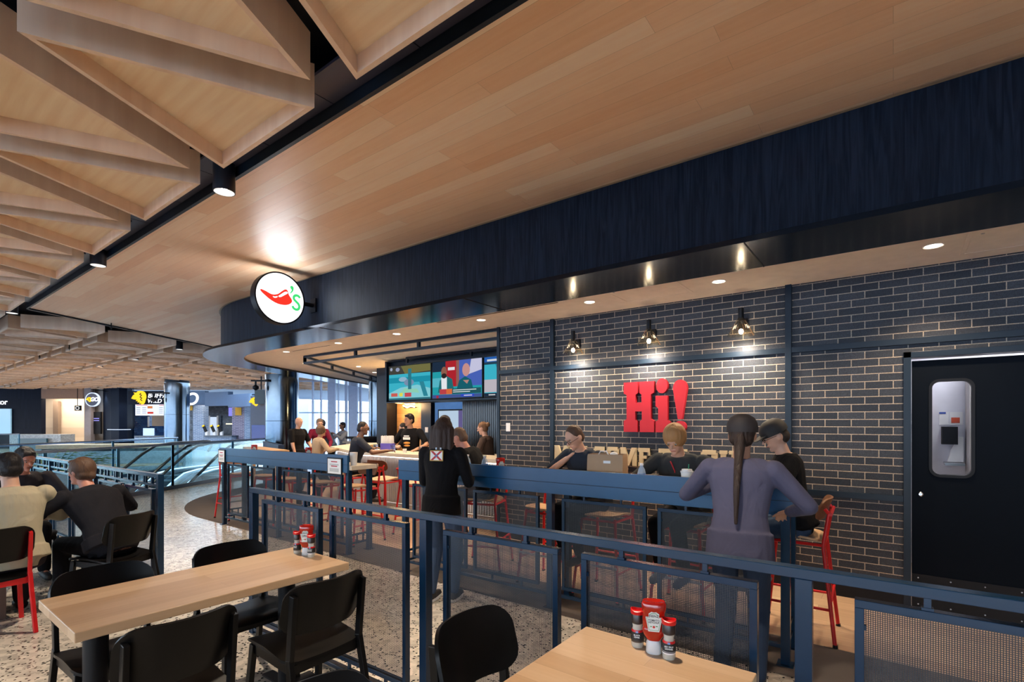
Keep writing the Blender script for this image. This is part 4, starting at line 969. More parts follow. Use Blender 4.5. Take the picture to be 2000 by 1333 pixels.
# ================================================================ ESCALATORS
def balustrade_run(p, q, n, label, name='glass_balustrade', posts=True, h=1.07):
    p = Vector(p); q = Vector(q); e = empty(name, p, 0, label, 'balustrade', 'glass balustrades'); v = q-p
    b = MB(); b.tube([Vector((0, 0, h)), v+Vector((0, 0, h))], .028, 10); b.build('top_rail', mat('rail_steel', (.35, .48, .7), .2, .9), e)
    b = MB(); b.bar(Vector((0, 0, .04)), v+Vector((0, 0, .04)), .05, .10); b.build('base_shoe', M_trim, e, smooth=0)
    for k in range(n):
        a = v*(k+.01)/n; c = v*(k+.99)/n; b = MB(); b.bar(a+Vector((0, 0, .56)), c+Vector((0, 0, .56)), .014, .95); b.build('glass_pane', M_glassb, e, smooth=0)
    if posts:
        for k in range(0, n+1):
            a = v*k/n; b = MB(); b.bar(a, a+Vector((0, 0, h)), .035, .05); b.build('post', mat('post_blue', (.03, .12, .2), .3, .6), e, smooth=0)
    return e
balustrade_run(G(4.6, 0), G(0, 0), 3, 'long glass balustrade with blue steel rail along the near side of the escalators')
balustrade_run(G(0, 0), G(-4.6, 0), 2, 'glass balustrade beside the tall counter, nearest the escalator landing')
balustrade_run(G(-4.6, 3.4), G(8, 3.4), 5, 'glass balustrade on the far side of the escalator well')
M_belt = mat('handrail_rubber', (.012, .012, .014), .3); M_led = emis('led_strip', (.62, .8, 1), 3.0)
def escalator(n0, n1, u0, label):
    e = empty('escalator', G(u0, (n0+n1)/2, 0), 0, label, 'escalator', 'escalators going down'); base = G(u0, (n0+n1)/2, 0)
    def Q(u, n, z): return G(u0+u, n, z)-base
    prof = [(-2.2, .0), (-.6, .0), (0, -.06), (.5, -.28)] + [(u, -.28-(u-.5)*.577) for u in (2, 4, 6)]
    for k, n in enumerate((n0, n1)):
        b = MB(); b.tube([Q(u, n, z+.95) for u, z in [(-2.35, -.35), (-2.5, -.2), (-2.52, -.08), (-2.42, -.01)]+prof], .04, 10); b.build('handrail', M_belt, e)
        b = MB()
        for (u1, z1), (u2, z2) in zip(prof, prof[1:]): b.quad(Q(u1, n, z1+.2), Q(u2, n, z2+.2), Q(u2, n, z2+.92), Q(u1, n, z1+.92))
        b.build('glass_side', M_glassb, e, smooth=0, fix=False)
        s_ = -1 if k == 0 else 1
        b = MB(); b.loft([[Q(u, n-.16, z+.12), Q(u, n+.16, z+.12), Q(u, n+.16, z-.3), Q(u, n-.16, z-.3)] for u, z in prof]); b.build('steel_skirt', mat('skirt_steel', (.16, .16, .17), .32, 1), e, smooth=30)
        b = MB(); b.tube([Q(u, n+.10*(-s_), z+.15) for u, z in prof], .018, 6); b.build('led_strip', M_led, e)
    b = MB(); u = .1; z = -.12
    b.loft([[Q(-2.2, n0+.16, .01), Q(-2.2, n1-.16, .01), Q(-2.2, n1-.16, -.1), Q(-2.2, n0+.16, -.1)], [Q(0, n0+.16, .01), Q(0, n1-.16, .01), Q(0, n1-.16, -.1), Q(0, n0+.16, -.1)]])
    for k in range(14):
        z = -.1-.22*k*.9; uu = .1+.38*k*.9
        b.loft([[Q(uu, n0+.16, z), Q(uu, n1-.16, z), Q(uu, n1-.16, z-.22), Q(uu, n0+.16, z-.22)], [Q(uu+.36, n0+.16, z), Q(uu+.36, n1-.16, z), Q(uu+.36, n1-.16, z-.22), Q(uu+.36, n0+.16, z-.22)]])
    b.build('steps', mat('step_metal', (.12, .13, .14), .4, .8), e, smooth=0)
    return e
escalator(.42, 1.42, -2.8, 'escalator going down nearest the tall counter, with white lit skirt'); escalator(1.72, 2.72, -2.8, 'second escalator going down, farther from the tall counter')
# planter benches beyond the well
e = empty('planter_bench', G(0, 4.2), 0, 'long low terrazzo planter wall with a wooden cap behind the escalators', 'bench')
def GB(u, n, z): return G(u, n, z)-G(0, 4.2)
pa, pb = PD(60, 16.0, 0)-G(0, 4.2), PD(352, 17.0, 0)-G(0, 4.2)
def PB_(nm, z0, z1, th, m, off=0):
    n_ = Vector((-.603, .798, 0)); b = MB(); o_ = n_*(off+th/2)+Vector((0, 0, (z0+z1)/2)); b.bar(pa+o_, pb+o_, th, z1-z0); b.build(nm, m, e, smooth=0)
PB_('terrazzo_body', 0, .64, .6, M_terrgrey, .15); PB_('shadow_gap', .64, .74, .4, M_black, .3); PB_('wooden_cap', .74, .86, 1.1, M_oak, 0); PB_('wooden_ledge', .14, .22, .2, M_oak, -.06)
far_box('terrazzo_desk', M_terrgrey, 18, 118, 27.5, 0, zf(849, 27.5), .9, label='grey terrazzo desk in front of the cream far wall', cat='desk')
far_box('desk_panel', mat('teal_panel', (.01, .06, .09), .3), 34, 90, 27.3, 0, zf(857, 27.3), .1, label='dark teal recess panel in the grey terrazzo desk', cat='panel')
a_, c_ = PD(-60, 21, 0), PD(37, 22.5, 0); balustrade_run(a_, c_, 2, 'glass balustrade end at the far edge of the hall before the desk')
# leafy planter close behind the dining rail
pl = empty('fern_planter', PD(104, 8.2, 0), 0, 'green leafy fern in a dark planter behind the dining rail', 'plant')
b = MB(); b.lathe([(.2, 0), (.27, .62), (.24, .62), (.22, .54)], n=20); b.build('planter_pot', M_black, pl)
b = MB(); rg = random.Random(3)
for k in range(120):
    a = rg.uniform(0, 6.28); L_ = rg.uniform(.4, .85); up = rg.uniform(.25, .7); base = Vector((rg.uniform(-.1, .1), rg.uniform(-.1, .1), .55))
    dirv = Vector((math.cos(a), math.sin(a), 0)); prev = base; sidev = Vector((-dirv.y, dirv.x, 0))
    for s_ in range(1, 9):
        t = s_/8; p = base+dirv*L_*t+Vector((0, 0, up*1.3*t-.55*L_*t*t)); w_ = .012
        b.quad(prev-sidev*w_*.3, prev+sidev*w_*.3, p+sidev*w_*.3, p-sidev*w_*.3)
        for q in (-1, 1):
            tip = p+sidev*q*.17*(1.1-t)+dirv*.06+Vector((0, 0, -.02)); b.quad(prev, prev.lerp(p, .5)+Vector((0, 0, .01)), tip, p)
        prev = p
ml = mat('fern_leaf', (.07, .20, .045), .5)
b.build('leaves', ml, pl, smooth=0, fix=False)

# area lamps added to brighten the dim far hall, partly for its skylight
for px, d, pw, c in ((430, 25.5, 170, (.62, .8, 1)), (300, 26.5, 70, (.75, .85, 1)), (120, 27, 110, (1, .88, .72)), (380, 19, 110, (.62, .8, 1)), (230, 19, 130, (.9, .92, 1)), (60, 20, 170, (.9, .92, 1))):
    p = PD(px, d, 3.5); area('hall_fill', p, (0, 0, YAW), 4, 3, pw, c)
area('corridor_fill', PD(122, DF+1.2, 3.3), (0, 0, YAW), 2.5, 1, 160, (1, .84, .66))  # added fill lamp without a fitting, brightens the cream corridor
# ================================================================ RAILS AND HIGH COUNTERS
def mesh_panel(parent, x0, x1, z0, z1, yc=0, depth=.036):
    fr = None; w_ = .026; b = MB()
    b.span((x0, yc-depth/2, z1-w_), (x1, yc+depth/2, z1)); b.span((x0, yc-depth/2, z0), (x1, yc+depth/2, z0+w_))
    b.span((x0, yc-depth/2, z0+w_), (x0+w_, yc+depth/2, z1-w_)); b.span((x1-w_, yc-depth/2, z0+w_), (x1, yc+depth/2, z1-w_))
    for x in (x0+w_, x1-w_): b.box((x, yc-.002, z1-.09), (.012, .014, .018)); b.box((x, yc-.002, z0+.09), (.012, .014, .018))
    for t in (.2, .8): b.box((x0+(x1-x0)*t, yc-.002, z1-w_), (.02, .014, .010))
    fr = b.build('panel_frame', M_blue, parent, smooth=0, bevel=.0015)
    b = MB(); b.quad((x0+w_, yc, z0+w_), (x1-w_, yc, z0+w_), (x1-w_, yc, z1-w_), (x0+w_, yc, z1-w_)); b.build('wire_mesh', M_mesh, fr, smooth=0, fix=False)
def rail(loc, rz, posts, x_end, label, stub=(.26, .74), H=1.10, ladder=False):
    e = empty('railing', loc, rz, label, 'railing', 'dark steel railings with mesh panels')
    b = MB(); b.span((posts[0], -.025, H-.035), (x_end, .025, H)); b.build('top_rail', M_blue, e, smooth=0, bevel=.002)
    b = MB(); b.span((posts[0], -.02, .02), (x_end, .02, .045)); b.build('bottom_rail', M_blue, e, smooth=0, bevel=.002)
    for p in posts:
        b = MB(); b.span((p, -.025, 0), (p+.052, .025, H-.035)); b.build('post', M_blue, e, smooth=0, bevel=.002)
    if ladder:
        b = MB(); b.span((posts[0]+.05, -.015, H-.125), (x_end-.05, .015, H-.10)); b.build('second_rail', M_blue, e, smooth=0, bevel=.002)
    for p, q in zip(posts, posts[1:]+([] if ladder else [posts[-1]+1.82])):
        m = p+.052; L_ = q-m; g = .118; pw = (L_-3*g)/2
        for k in range(2):
            x0 = m+g+(pw+g)*k
            if x0 > x_end: continue
            x1 = min(x0+pw, x_end); zt = 1.025 if not ladder else .945
            mesh_panel(e, x0, x1, .092, zt)
            for t in stub:
                xs = x0+pw*t
                if xs < x_end:
                    b = MB(); b.box((xs, 0, (zt+H-.035)/2), (.018, .018, H-.035-zt)); b.box((xs, 0, zt+.004), (.03, .026, .008)); b.build('spacer', M_blue, e, smooth=0); b = MB(); b.box((xs, 0, .068), (.016, .016, .048)); b.build('spacer', M_blue, e, smooth=0)
            if ladder:
                for t in (.05, .33, .62, .92):
                    b = MB(); b.box((x0+pw*t, 0, H-.07), (.025, .02, .07)); b.build('spacer', M_blue, e, smooth=0)
    return e
rail((-3.914, 1.879, 0), R(1.71), [0, 1.83, 3.645], 5.4, 'long dark blue steel railing with mesh panels behind the ketchup tables')
rail((-5.60, 1.828, 0), R(180+1.71), [0, 1.83, 3.66, 5.49], 5.49, 'dark steel railing with ladder top behind the seated group', ladder=True)
def high_counter(loc, rz, length, posts, label, depth=.36):
    e = empty('high_counter', loc, rz, label, 'high counter', 'high counters with blue front panels')
    b = MB(); b.span((-.02, -.03, .99), (length+.02, 0, 1.20)); b.build('front_panel', M_bluep, e, smooth=0, bevel=.002)
    b = MB(); b.span((-.02, -.034, 1.085), (length+.02, -.030, 1.088)); b.build('panel_groove', M_black, e, smooth=0)
    b = MB(); b.span((-.02, 0, 1.02), (length+.06, depth+.02, 1.07)); b.build('counter_top', M_stone, e, smooth=0, bevel=.003)
    for p in posts:
        b = MB(); b.span((p, 0, 0), (p+.055, .055, 1.02)); b.box((p+.027, .027, .004), (.1, .1, .008)); b.build('leg', M_blue, e, smooth=0, bevel=.002)
        b = MB(); b.span((p, depth-.055, 0), (p+.055, depth, 1.02)); b.box((p+.027, depth-.027, .004), (.1, .1, .008)); b.build('leg', M_blue, e, smooth=0, bevel=.002)
    for p, q in zip(posts, posts[1:]):
        m = p+.055; L_ = q-m; g = .09; pw = (L_-3*g)/2
        for k in range(2):
            x0 = m+g+(pw+g)*k; mesh_panel(e, x0, x0+pw, .174, .952, .027, .03)
            
            for fx, z_, h_ in ((.28, .971, .038), (.72, .971, .038), (.3, .15, .05), (.75, .15, .05)): b = MB(); b.box((x0+pw*fx, .027, z_), (.016, .016, h_)); b.build('spacer', M_blue, e, smooth=0)
    b = MB(); b.span((posts[0], .012, .105), (posts[-1]+.055, .042, .13)); b.build('bottom_rail', M_blue, e, smooth=0)
    for p in (posts[0], posts[-1]):
        b = MB()
        for z in (.11, .21): b.span((p+.015, .055, z), (p+.04, depth-.055, z+.022))
        for y in (.14, .23): b.span((p+.02, y, .13), (p+.035, y+.015, .21))
        b.build('end_rail', M_blue, e, smooth=0)
    return e
M_bluep = mat('blue_panel_paint', (.003, .06, .165), .35)
CR = R(2.0)
hc1 = high_counter((-8.39, 3.56, 0), R(1.7), 3.16, [0, 1.555, 3.105], 'high counter with two framed notices on its blue front, nearest the escalators')
hc2 = high_counter((-4.19, 3.59, 0), CR, 3.66, [0, 1.80, 3.60], 'long high counter with blue front in front of the brick wall')
def in_frame(e, x, y, z): return e.matrix_basis @ Vector((x, y, z))
# framed notices on counter 1
def notice(e, x0, x1, z0, z1, label):
    p = in_frame(e, (x0+x1)/2, -.032, (z0+z1)/2); o = empty('framed_notice', p, e.rotation_euler.z, label, 'notice', 'framed notices on the high counter')
    w_, h = x1-x0, z1-z0; b = MB(); b.box((0, -.006, 0), (w_, .012, h)); b.build('notice_frame', M_black, o, smooth=0)
    b = MB(); b.box((0, -.0125, 0), (w_-.03, .003, h-.03)); b.build('notice_sheet', M_whitep, o, smooth=0)
    for z in (.22, -.04): 
        b = MB(); b.box((0, -.0145, h*z+.01), (w_*.42, .001, .012)); b.build('red_heading', mat('notice_red2', (.5, .02, .04), .6), o, smooth=0)
    b = MB()
    for z in (.12, .07, -.14, -.19, -.24, -.29): b.box((0, -.0145, h*z), (w_*.62, .001, .005))
    b.build('text_lines', mat('notice_grey', (.3, .3, .3), .6), o, smooth=0)
notice(hc1, -.02, .19, .97, 1.175, 'white notice in a black frame at the escalator end of the counter')
notice(hc1, 2.80, 3.09, .955, 1.165, 'white notice in a black frame at the stool end of the counter')
# ================================================================ DINING TABLES
def dining_table(x0, x1, y0, y1, label, cols, tm=None):
    cx_ = (x0+x1)/2; e = empty('dining_table', (cx_, (y0+y1)/2, 0), 0, label, 'table', 'long wooden dining tables')
    W_, D_ = x1-x0, y1-y0; b = MB(); b.box((0, 0, .728), (W_, D_, .044)); b.build('table_top', tm or M_maple, e, smooth=0, bevel=.004)
    for y in cols:
        yy = y-(y0+y1)/2; b = MB(); b.lathe([(.048, .012), (.048, .70)], c=(0, yy, 0), n=28); b.build('column', M_black, e)
        b = MB(); b.box((0, yy, .006), (.46, .07, .012)); b.box((0, yy, .006), (.07, .34, .012)); b.build('foot_plate', M_black, e, smooth=0); b = MB(); b.box((0, yy, .7), (.4, .09, .012)); b.build('top_bracket', M_black, e, smooth=0)
    return e
dining_table(-3.256, -2.63, .557, 1.843, 'empty long wooden dining table with four dark chairs and ketchup by the rail', (.70, 1.62))
dining_table(-1.02, -.368, .45, 1.862, 'wooden dining table cut off by the bottom edge of the photo', (.75, 1.62), M_maplex)
dining_table(-6.78, -6.15, .52, 1.80, 'wooden dining table where three people sit', (.7, 1.6))
# ---------------- chairs: local origin on floor under seat centre, facing +Y (sitter looks +Y), back at -Y
def make_chair(mf, ms, name='dining_chair'):
    e = empty(name)
    # seat: shaped ply, dips towards the rear
    def fs(x, y):
        z = .445+.012*(x/.2)**2 + (.012 if y > .1 else 0)*0 - .028*max(0, (.02-y)/.22)**1.2 - .02*max(0, (y-.15)/.06)**2
        return (x, y, z), (-.03*x/.2, .08 if y < 0 else 0, 1)
    b = MB(); b.plate(.43, .43, .014, .06, fs, 14, 14); b.build('seat', ms, e, smooth=50)
    def fb(x, v):
        y = -.255-.055*(v/.2)+.072*(x/.21)**2-.01; return (x, y, .685+v), (-.5*x/.21, 1, .25)
    b = MB(); b.plate(.45, .262, .013, .085, fb, 16, 14); b.build('backrest', ms, e, smooth=50)
    for s in (-1, 1):
        b = MB(); b.bar((s*.196, -.246, .765), (s*.196, -.212, .44), .042, .022, (1, 0, 0)); b.bar((s*.196, -.212, .45), (s*.215, -.30, 0), .040, .026, (1, 0, 0)); b.build('leg', mf, e, smooth=0, bevel=.003)
        b = MB(); b.bar((s*.190, .155, .43), (s*.212, .20, 0), .038, .028, (1, 0, 0)); b.build('leg', mf, e, smooth=0, bevel=.003)
        b = MB(); b.bar((s*.185, -.21, .395), (s*.183, .16, .410), .022, .05, (0, 0, 1)); b.build('side_rail', mf, e, smooth=0, bevel=.002)
    b = MB(); b.bar((-.18, .15, .405), (.18, .15, .405), .022, .045, (0, 0, 1)); b.build('cross_rail', mf, e, smooth=0); b = MB(); b.bar((-.18, -.20, .39), (.18, -.20, .39), .022, .045); b.build('cross_rail', mf, e, smooth=0)
    return e
ch0 = make_chair(M_chair, M_chair); tag(ch0, 'x', 'chair', 'dark dining chairs')
chairs = [((-2.535, 1.49), 90, 'dark dining chair at the near long side of the empty table, next to the rail'), ((-2.545, .83), 90, 'dark dining chair at the near long side of the empty table, close to the camera'),
          ((-3.17, 1.49), -90, 'dark dining chair at the far long side of the empty table, next to the rail'), ((-3.17, .84), -90, 'dark dining chair at the far long side of the empty table, beside the red-legged chair'),
          ((-1.12, 1.52), -90, 'dark dining chair with rounded back at the table cut off by the photo'), ((-1.13, .80), -90, 'dark dining chair of which only the top of the back shows'),
          ((-5.44, 1.40), 116, 'dark chair under the person in the dark jacket with swept brown hair'), ((-7.1, 1.12), -90, 'dark chair under the person in the dark suit across the table')]
for i, (p, rz, s_) in enumerate(chairs):
    o = ch0 if i == 0 else copy_tree(ch0); o.location = (p[0], p[1], 0); o.rotation_euler = (0, 0, R(rz)); o['label'] = s_
rc_ = make_chair(M_red, M_chair, 'dining_chair'); rc_.location = (-5.50, .66, 0); rc_.rotation_euler = (0, 0, R(90)); tag(rc_, 'chair with bright red legs and dark back at the table of the seated group', 'chair')
# cardboard box and papers by it
b = MB(); b.box((0, 0, .14), (.42, .34, .28)); o = b.build('cardboard_box', mat('cardboard_dark', (.13, .09, .07), .8), smooth=0, bevel=.004); o.location = (-5.95, .62, 0); tag(o, 'brown cardboard box on the floor under the red-legged chair', 'box')
b = MB(); b.quad((.05, -.172, .06), (.15, -.172, .06), (.15, -.172, .12), (.05, -.172, .12)); b.build('box_label', M_stone, o, smooth=0, fix=False)
b = MB(); b.prism([(0, 0), (.08, 0), (.04, .055)], Matrix.Translation((-.02, -.171, .16)) @ Matrix.Rotation(R(90), 4, 'X'), .002); b.build('tan_triangle', mat('cardboard_light', (.45, .28, .17), .8), o, smooth=0)
# ---------------- bar stools: origin on floor, facing +Y, back at -Y
def make_stool():
    e = empty('bar_stool')
    def fs(x, y): return (x, y, .742+.01*(x/.18)**2-.02*max(0, -y/.18)), (0, .05, 1)
    b = MB(); b.plate(.38, .37, .016, .07, fs, 10, 10); b.build('seat', M_oak, e, smooth=50)
    def fb(x, v): y = -.21-.035*(v/.1)+.05*(x/.2)**2; return (x, y, .955+v), (-.5*x/.2, 1, .2)
    b = MB(); b.plate(.40, .155, .014, .06, fb, 12, 8); b.build('backrest', M_walnut, e, smooth=50)
    for s in (-1, 1):
        b = MB(); b.tube([(s*.235, -.265, 0), (s*.182, -.19, .70), (s*.175, -.225, .93)], .0135, 10); b.tube([(s*.175, -.225, .93), (s*.178, -.20, .965)], .012, 8); b.build('leg', M_red, e)
        b = MB(); b.tube([(s*.225, .225, 0), (s*.165, .150, .725)], .0135, 10); b.build('leg', M_red, e)
        b = MB(); b.tube([(s*.168, .155, .70), (s*.182, -.19, .70)], .012, 8); b.build('side_rail', M_red, e); b = MB(); b.tube([(s*.210, .20, .25), (s*.217, -.24, .25)], .010, 8); b.build('side_stretcher', M_red, e)
        b = MB(); b.lathe([(.017, 0), (.015, .02)], c=(s*.235, -.265, 0), n=10); b.build('rubber_foot', M_black, e); b = MB(); b.lathe([(.017, 0), (.015, .02)], c=(s*.225, .225, 0), n=10); b.build('rubber_foot', M_black, e)
    b = MB(); b.tube([(-.168, .155, .70), (.168, .155, .70)], .012, 8); b.build('seat_rail', M_red, e); b = MB(); b.tube([(-.182, -.19, .70), (.182, -.19, .70)], .012, 8); b.build('seat_rail', M_red, e); b = MB(); b.tube([(-.19, -.235, .93), (.19, -.235, .93)], .014, 8); b.build('back_bar', M_red, e)
    b = MB(); b.tube([(-.208, .20, .30), (.208, .20, .30)], .011, 8); b.build('foot_rail', M_steel, e); b = MB(); b.tube([(-.215, -.24, .32), (.215, -.24, .32)], .010, 8); b.build('rear_stretcher', M_red, e)
    return e
st0 = make_stool(); tag(st0, 'x', 'stool', 'red framed bar stools')
ST = [((-5.72, 4.14), 180, 'red bar stool tucked behind the first counter, next to its stool end'), ((-6.44, 4.12), 178, 'red bar stool behind the first counter, second from its stool end'), ((-7.2, 4.10), 183, 'red bar stool behind the first counter, in its middle'), ((-7.9, 4.08), 180, 'red bar stool behind the first counter, second from the escalators'),
      ((-8.75, 3.95), 270, 'red bar stool at the escalator end of the first counter'), ((-7.0, 4.93), 0, 'red bar stool at the bar under the man in the blue-black shirt'), ((-6.12, 4.93), 5, 'empty bright red bar stool with pale seat in the gap between the counters'), ((-5.42, 4.95), -3, 'red bar stool at the bar partly hidden by the second counter'),
      ((-3.66, 4.32), 110, 'red bar stool under the man leaning at the end of the second counter'), ((-2.76, 4.26), 180, 'empty red bar stool behind the second counter beside the water bottles'), ((-2.14, 4.28), 180, 'red bar stool under the man with glasses'), ((-1.42, 4.32), 180, 'red bar stool under the person with short blond hair'), ((-.60, 4.44), 92, 'red bar stool under the man in the black cap at the end of the counter')]
for i, (p, rz, s_) in enumerate(ST):
    o = st0 if i == 0 else copy_tree(st0); o.location = (p[0], p[1], 0.006); o.rotation_euler = (0, 0, R(rz)); o['label'] = s_
# ================================================================ BAR
bar = empty('bar_counter', (0, 0, 0), 0, 'long pale stone bar with ribbed front and light strip under its edge', 'bar')
def poly_slab(b, poly, z0, z1): b.loft([[Vector((x, y, z0)) for x, y in poly], [Vector((x, y, z1)) for x, y in poly]])
top = [(-4.42, 5.60), (-7.9, 5.60), (-9.75, 6.35), (-11.0, 8.0), (-10.45, 8.4), (-9.3, 6.85), (-7.8, 6.25), (-4.42, 6.25)]
b = MB(); poly_slab(b, top, 1.01, 1.07); b.build('counter_top', M_stone, bar, smooth=0, bevel=.004)
b = MB(); fr_ = [(-4.45, 5.75), (-7.87, 5.75), (-9.62, 6.46), (-10.8, 8.05)]
pitch = .05
for (x0, y0), (x1, y1) in zip(fr_, fr_[1:]):
    d = Vector((x1-x0, y1-y0, 0)); n = int(d.length/pitch); 
    for k in range(n):
        p = Vector((x0, y0, 0))+d*(k+.5)/n; b.lathe([(.024, .1), (.024, 1.0)], c=p, n=8)
    b.bar((x0, y0+.03, .5), (x1, y1+.03, .5), .04, 1.0)
b.build('ribbed_front', mat('ribbed_metal', (.45, .42, .40), .35, .4), bar, smooth=40)
b = MB()
for (x0, y0), (x1, y1) in zip(fr_, fr_[1:]): b.bar((x0, y0-.09, 1.0), (x1, y1-.09, 1.0), .02, .012)
b.build('light_strip', emis('bar_strip', (1, .86, .8), 7), bar, smooth=0)
b = MB(); b.tube([(-4.45, 5.62, .22), (-7.87, 5.62, .22)], .02, 10); b.build('foot_rail', M_steel, bar)
# back shelf near the brick edge
b = MB(); b.span((-6.2, 6.9, .95), (-4.45, 7.4, 1.0)); b.span((-6.2, 6.92, 0), (-4.45, 7.38, .95)); tag(b.build('back_counter', M_stone, smooth=0), 'pale counter behind the bar against the ribbed wall', 'counter')
# second counter towards the windows
b = MB(); b.span((-12.6, 8.6, 1.0), (-10.9, 9.1, 1.05)); b.span((-12.5, 8.65, 0), (-11, 9.05, 1.0)); tag(b.build('service_counter', M_stone, smooth=0), 'pale service counter between the bar and the windows', 'counter')
b = MB(); b.span((-11.35, 8.0, 0), (-10.9, 8.5, 1.16)); b.span((-11.5, 7.95, 1.16), (-10.85, 8.55, 1.22)); tag(b.build('till_stand', M_black, smooth=0), 'dark till stand behind the bar near the steel column', 'till')
b = MB(); b.span((-10.75, 4.65, .70), (-8.9, 5.05, .76)) if False else b.box((-10.2, 5.15, 1.04), (2.0, .35, .05), R(-12)); 
for x in (-11.0, -9.4): b.box((x, 5.15+(x+10.2)*-.21, .507), (.05, .05, 1.014))
tag(b.build('ledge_table', M_oak, smooth=0), 'narrow wooden ledge table between the counter and the corner column', 'table')
M_navypad = mat('booth_navy', (.02, .05, .12), .5)
b = MB(); b.box((-11.9, 6.2, .55), (2.6, .12, 1.1), R(-20)); tag(b.build('booth_screen', M_navypad, smooth=0), 'blue booth screen in front of the polished corner column', 'partition')
# ================================================================ TABLE-TOP THINGS
M_ketch = mat('ketchup_red', (.42, .012, .004), .12, coat=.6); M_capw = mat('white_cap', (.75, .77, .8), .3); M_lab = mat('label_white', (.82, .84, .8), .5); M_labg = mat('label_green', (.30, .45, .28), .5)
M_redcap = mat('red_cap', (.72, .01, .012), .3); M_dkb = mat('grinder_brown', (.035, .022, .018), .3); M_ink = mat('ink', (.02, .02, .02), .6); M_tom = mat('tomato_red', (.6, .03, .02), .5)
def ring_sup(w_, d_, z, n=28, p=2.6):
    out = []
    for k in range(n):
        a = 2*math.pi*k/n; c, s = math.cos(a), math.sin(a); out.append(Vector((w_/2*abs(c)**(2/p)*(1 if c > 0 else -1), d_/2*abs(s)**(2/p)*(1 if s > 0 else -1), z)))
    return out
def make_ketchup():
    e = empty('ketchup_bottle'); b = MB()
    prof = [(.040, .034, .045), (.052, .040, .052), (.074, .050, .068), (.083, .054, .082), (.082, .053, .092), (.078, .050, .096), (.083, .054, .102), (.081, .052, .13), (.080, .052, .150), (.086, .056, .158), (.089, .058, .168), (.088, .057, .183), (.078, .048, .191), (.055, .03, .190), (.03, .018, .186)]
    b.loft([ring_sup(w_, d_, z) for w_, d_, z in prof]); b.build('bottle', M_ketch, e, smooth=60)
    b = MB(); b.loft([ring_sup(w_, d_, z) for w_, d_, z in ((.050, .044, 0), (.056, .048, .004), (.054, .046, .034), (.046, .038, .048))]); b.build('cap', M_capw, e, smooth=60)
    T = Matrix.Translation((0, -.0278, 0)) @ Matrix.Rotation(R(90), 4, 'X')
    sh = [(-.018, .088), (.018, .088), (.027, .132), (.028, .139), (.017, .139), (.018, .150), (.008, .157), (-.008, .157), (-.018, .150), (-.017, .139), (-.028, .139), (-.027, .132)]
    def lay(nm, s, m, off):
        c = (0, .121); pts = [((x-c[0])*s, (z-c[1])*s+c[1]) for x, z in sh]; b = MB(); b.face(tuple(b.ring([Vector((x, -.0277-off, z)) for x, z in pts]))); return b.build(nm, m, e, smooth=0, fix=False)
    lb = lay('label', 1.04, M_lab, 0); 
    def sub(o): o.parent = lb
    sub(lay('label_border', .93, M_labg, .0004)); sub(lay('label_face', .85, M_lab, .0008))
    for s_, z, sz in (('HEINZ', .143, .0115), ('TOMATO', .128, .0095), ('KETCHUP', .120, .0085)):
        text('lettering', s_, sz, Matrix.Translation((0, -.0290, z)) @ Matrix.Rotation(R(90), 4, 'X'), M_ink, lb, .0001, .0002)
    b = MB(); b.ell((0, -.029, .104), (.0048, .001, .0045), n=12, k=6); o = b.build('tomato_print', M_tom, lb)
    b = MB(); b.ell((.010, -.029, .107), (.004, .0006, .0018), n=8, k=5); b.ell((-.010, -.029, .105), (.0035, .0006, .0018), n=8, k=5); b.build('leaf_print', mat('leaf_green', (.05, .3, .06), .5), lb)
    return e
def make_grinder(fill, title):
    e = empty('spice_grinder'); b = MB()
    b.lathe([(.021, 0), (.023, .006), (.0235, .03), (.0205, .06), (.0175, .075), (.019, .085), (.019, .092)], n=24); b.build('glass_body', mat('grinder_glass', (.55, .55, .5), .08, coat=.5), e)
    b = MB(); b.lathe([(.0225, .005), (.0238, .03)], n=24); b.build('spice_fill', fill, e)
    b = MB(); b.lathe([(.0240, .026), (.0215, .056), (.0195, .066)], n=24, caps=False); lb = b.build('label', M_ink, e)
    b = MB(); b.lathe([(.0216, .058), (.0200, .0665)], n=24, caps=False); 
    b.v = [(x*1.03, y*1.03, z) for x, y, z in b.v]; b.build('red_band', M_redcap, lb)
    b = MB(); b.box((0, -.0224, .0605), (.009, .001, .007)); b.build('blue_crest', mat('crest_blue', (.25, .35, .7), .5), lb, smooth=0)
    for s_, z, sz in ((title[0], .049, .0075), (title[1], .041, .0065)): text('lettering', s_, sz, Matrix.Translation((0, -.0245, z)) @ Matrix.Rotation(R(90), 4, 'X') @ Matrix.Rotation(R(-8), 4, 'X'), M_lab, lb, .0001, .0002)
    b = MB(); b.lathe([(.0205, .088), (.0235, .092), (.0235, .124), (.022, .127)], n=24); b.build('grinder_head', M_dkb, e)
    b = MB(); b.loft([[Vector((r*math.cos(a), r*math.sin(a), z+(.003*math.cos(2*a) if z > .13 else 0))) for a in [2*math.pi*k/24 for k in range(24)]] for r, z in ((.0245, .124), (.026, .128), (.026, .139), (.0225, .141), (.019, .132))]); b.build('cap', M_redcap, e)
    return e
kb0 = make_ketchup(); tag(kb0, 'x', 'bottle', 'ketchup bottles'); pg0 = make_grinder(mat('peppercorns', (.09, .065, .045), .7), ('BLACK', 'PEPPER')); tag(pg0, 'x', 'spice grinder', 'pepper grinders'); sg0 = make_grinder(mat('sea_salt', (.82, .82, .84), .6), ('SEA SALT', 'GRINDER')); tag(sg0, 'x', 'spice grinder', 'salt grinders')
def put(o0, first, loc, rz, label):
    o = o0 if first else copy_tree(o0); o.location = loc; o.rotation_euler = (0, 0, R(rz)); o['label'] = label; return o
put(kb0, True, (-.705, 1.80, .75), 22, 'red ketchup bottle standing on its cap on the table cut off by the photo')
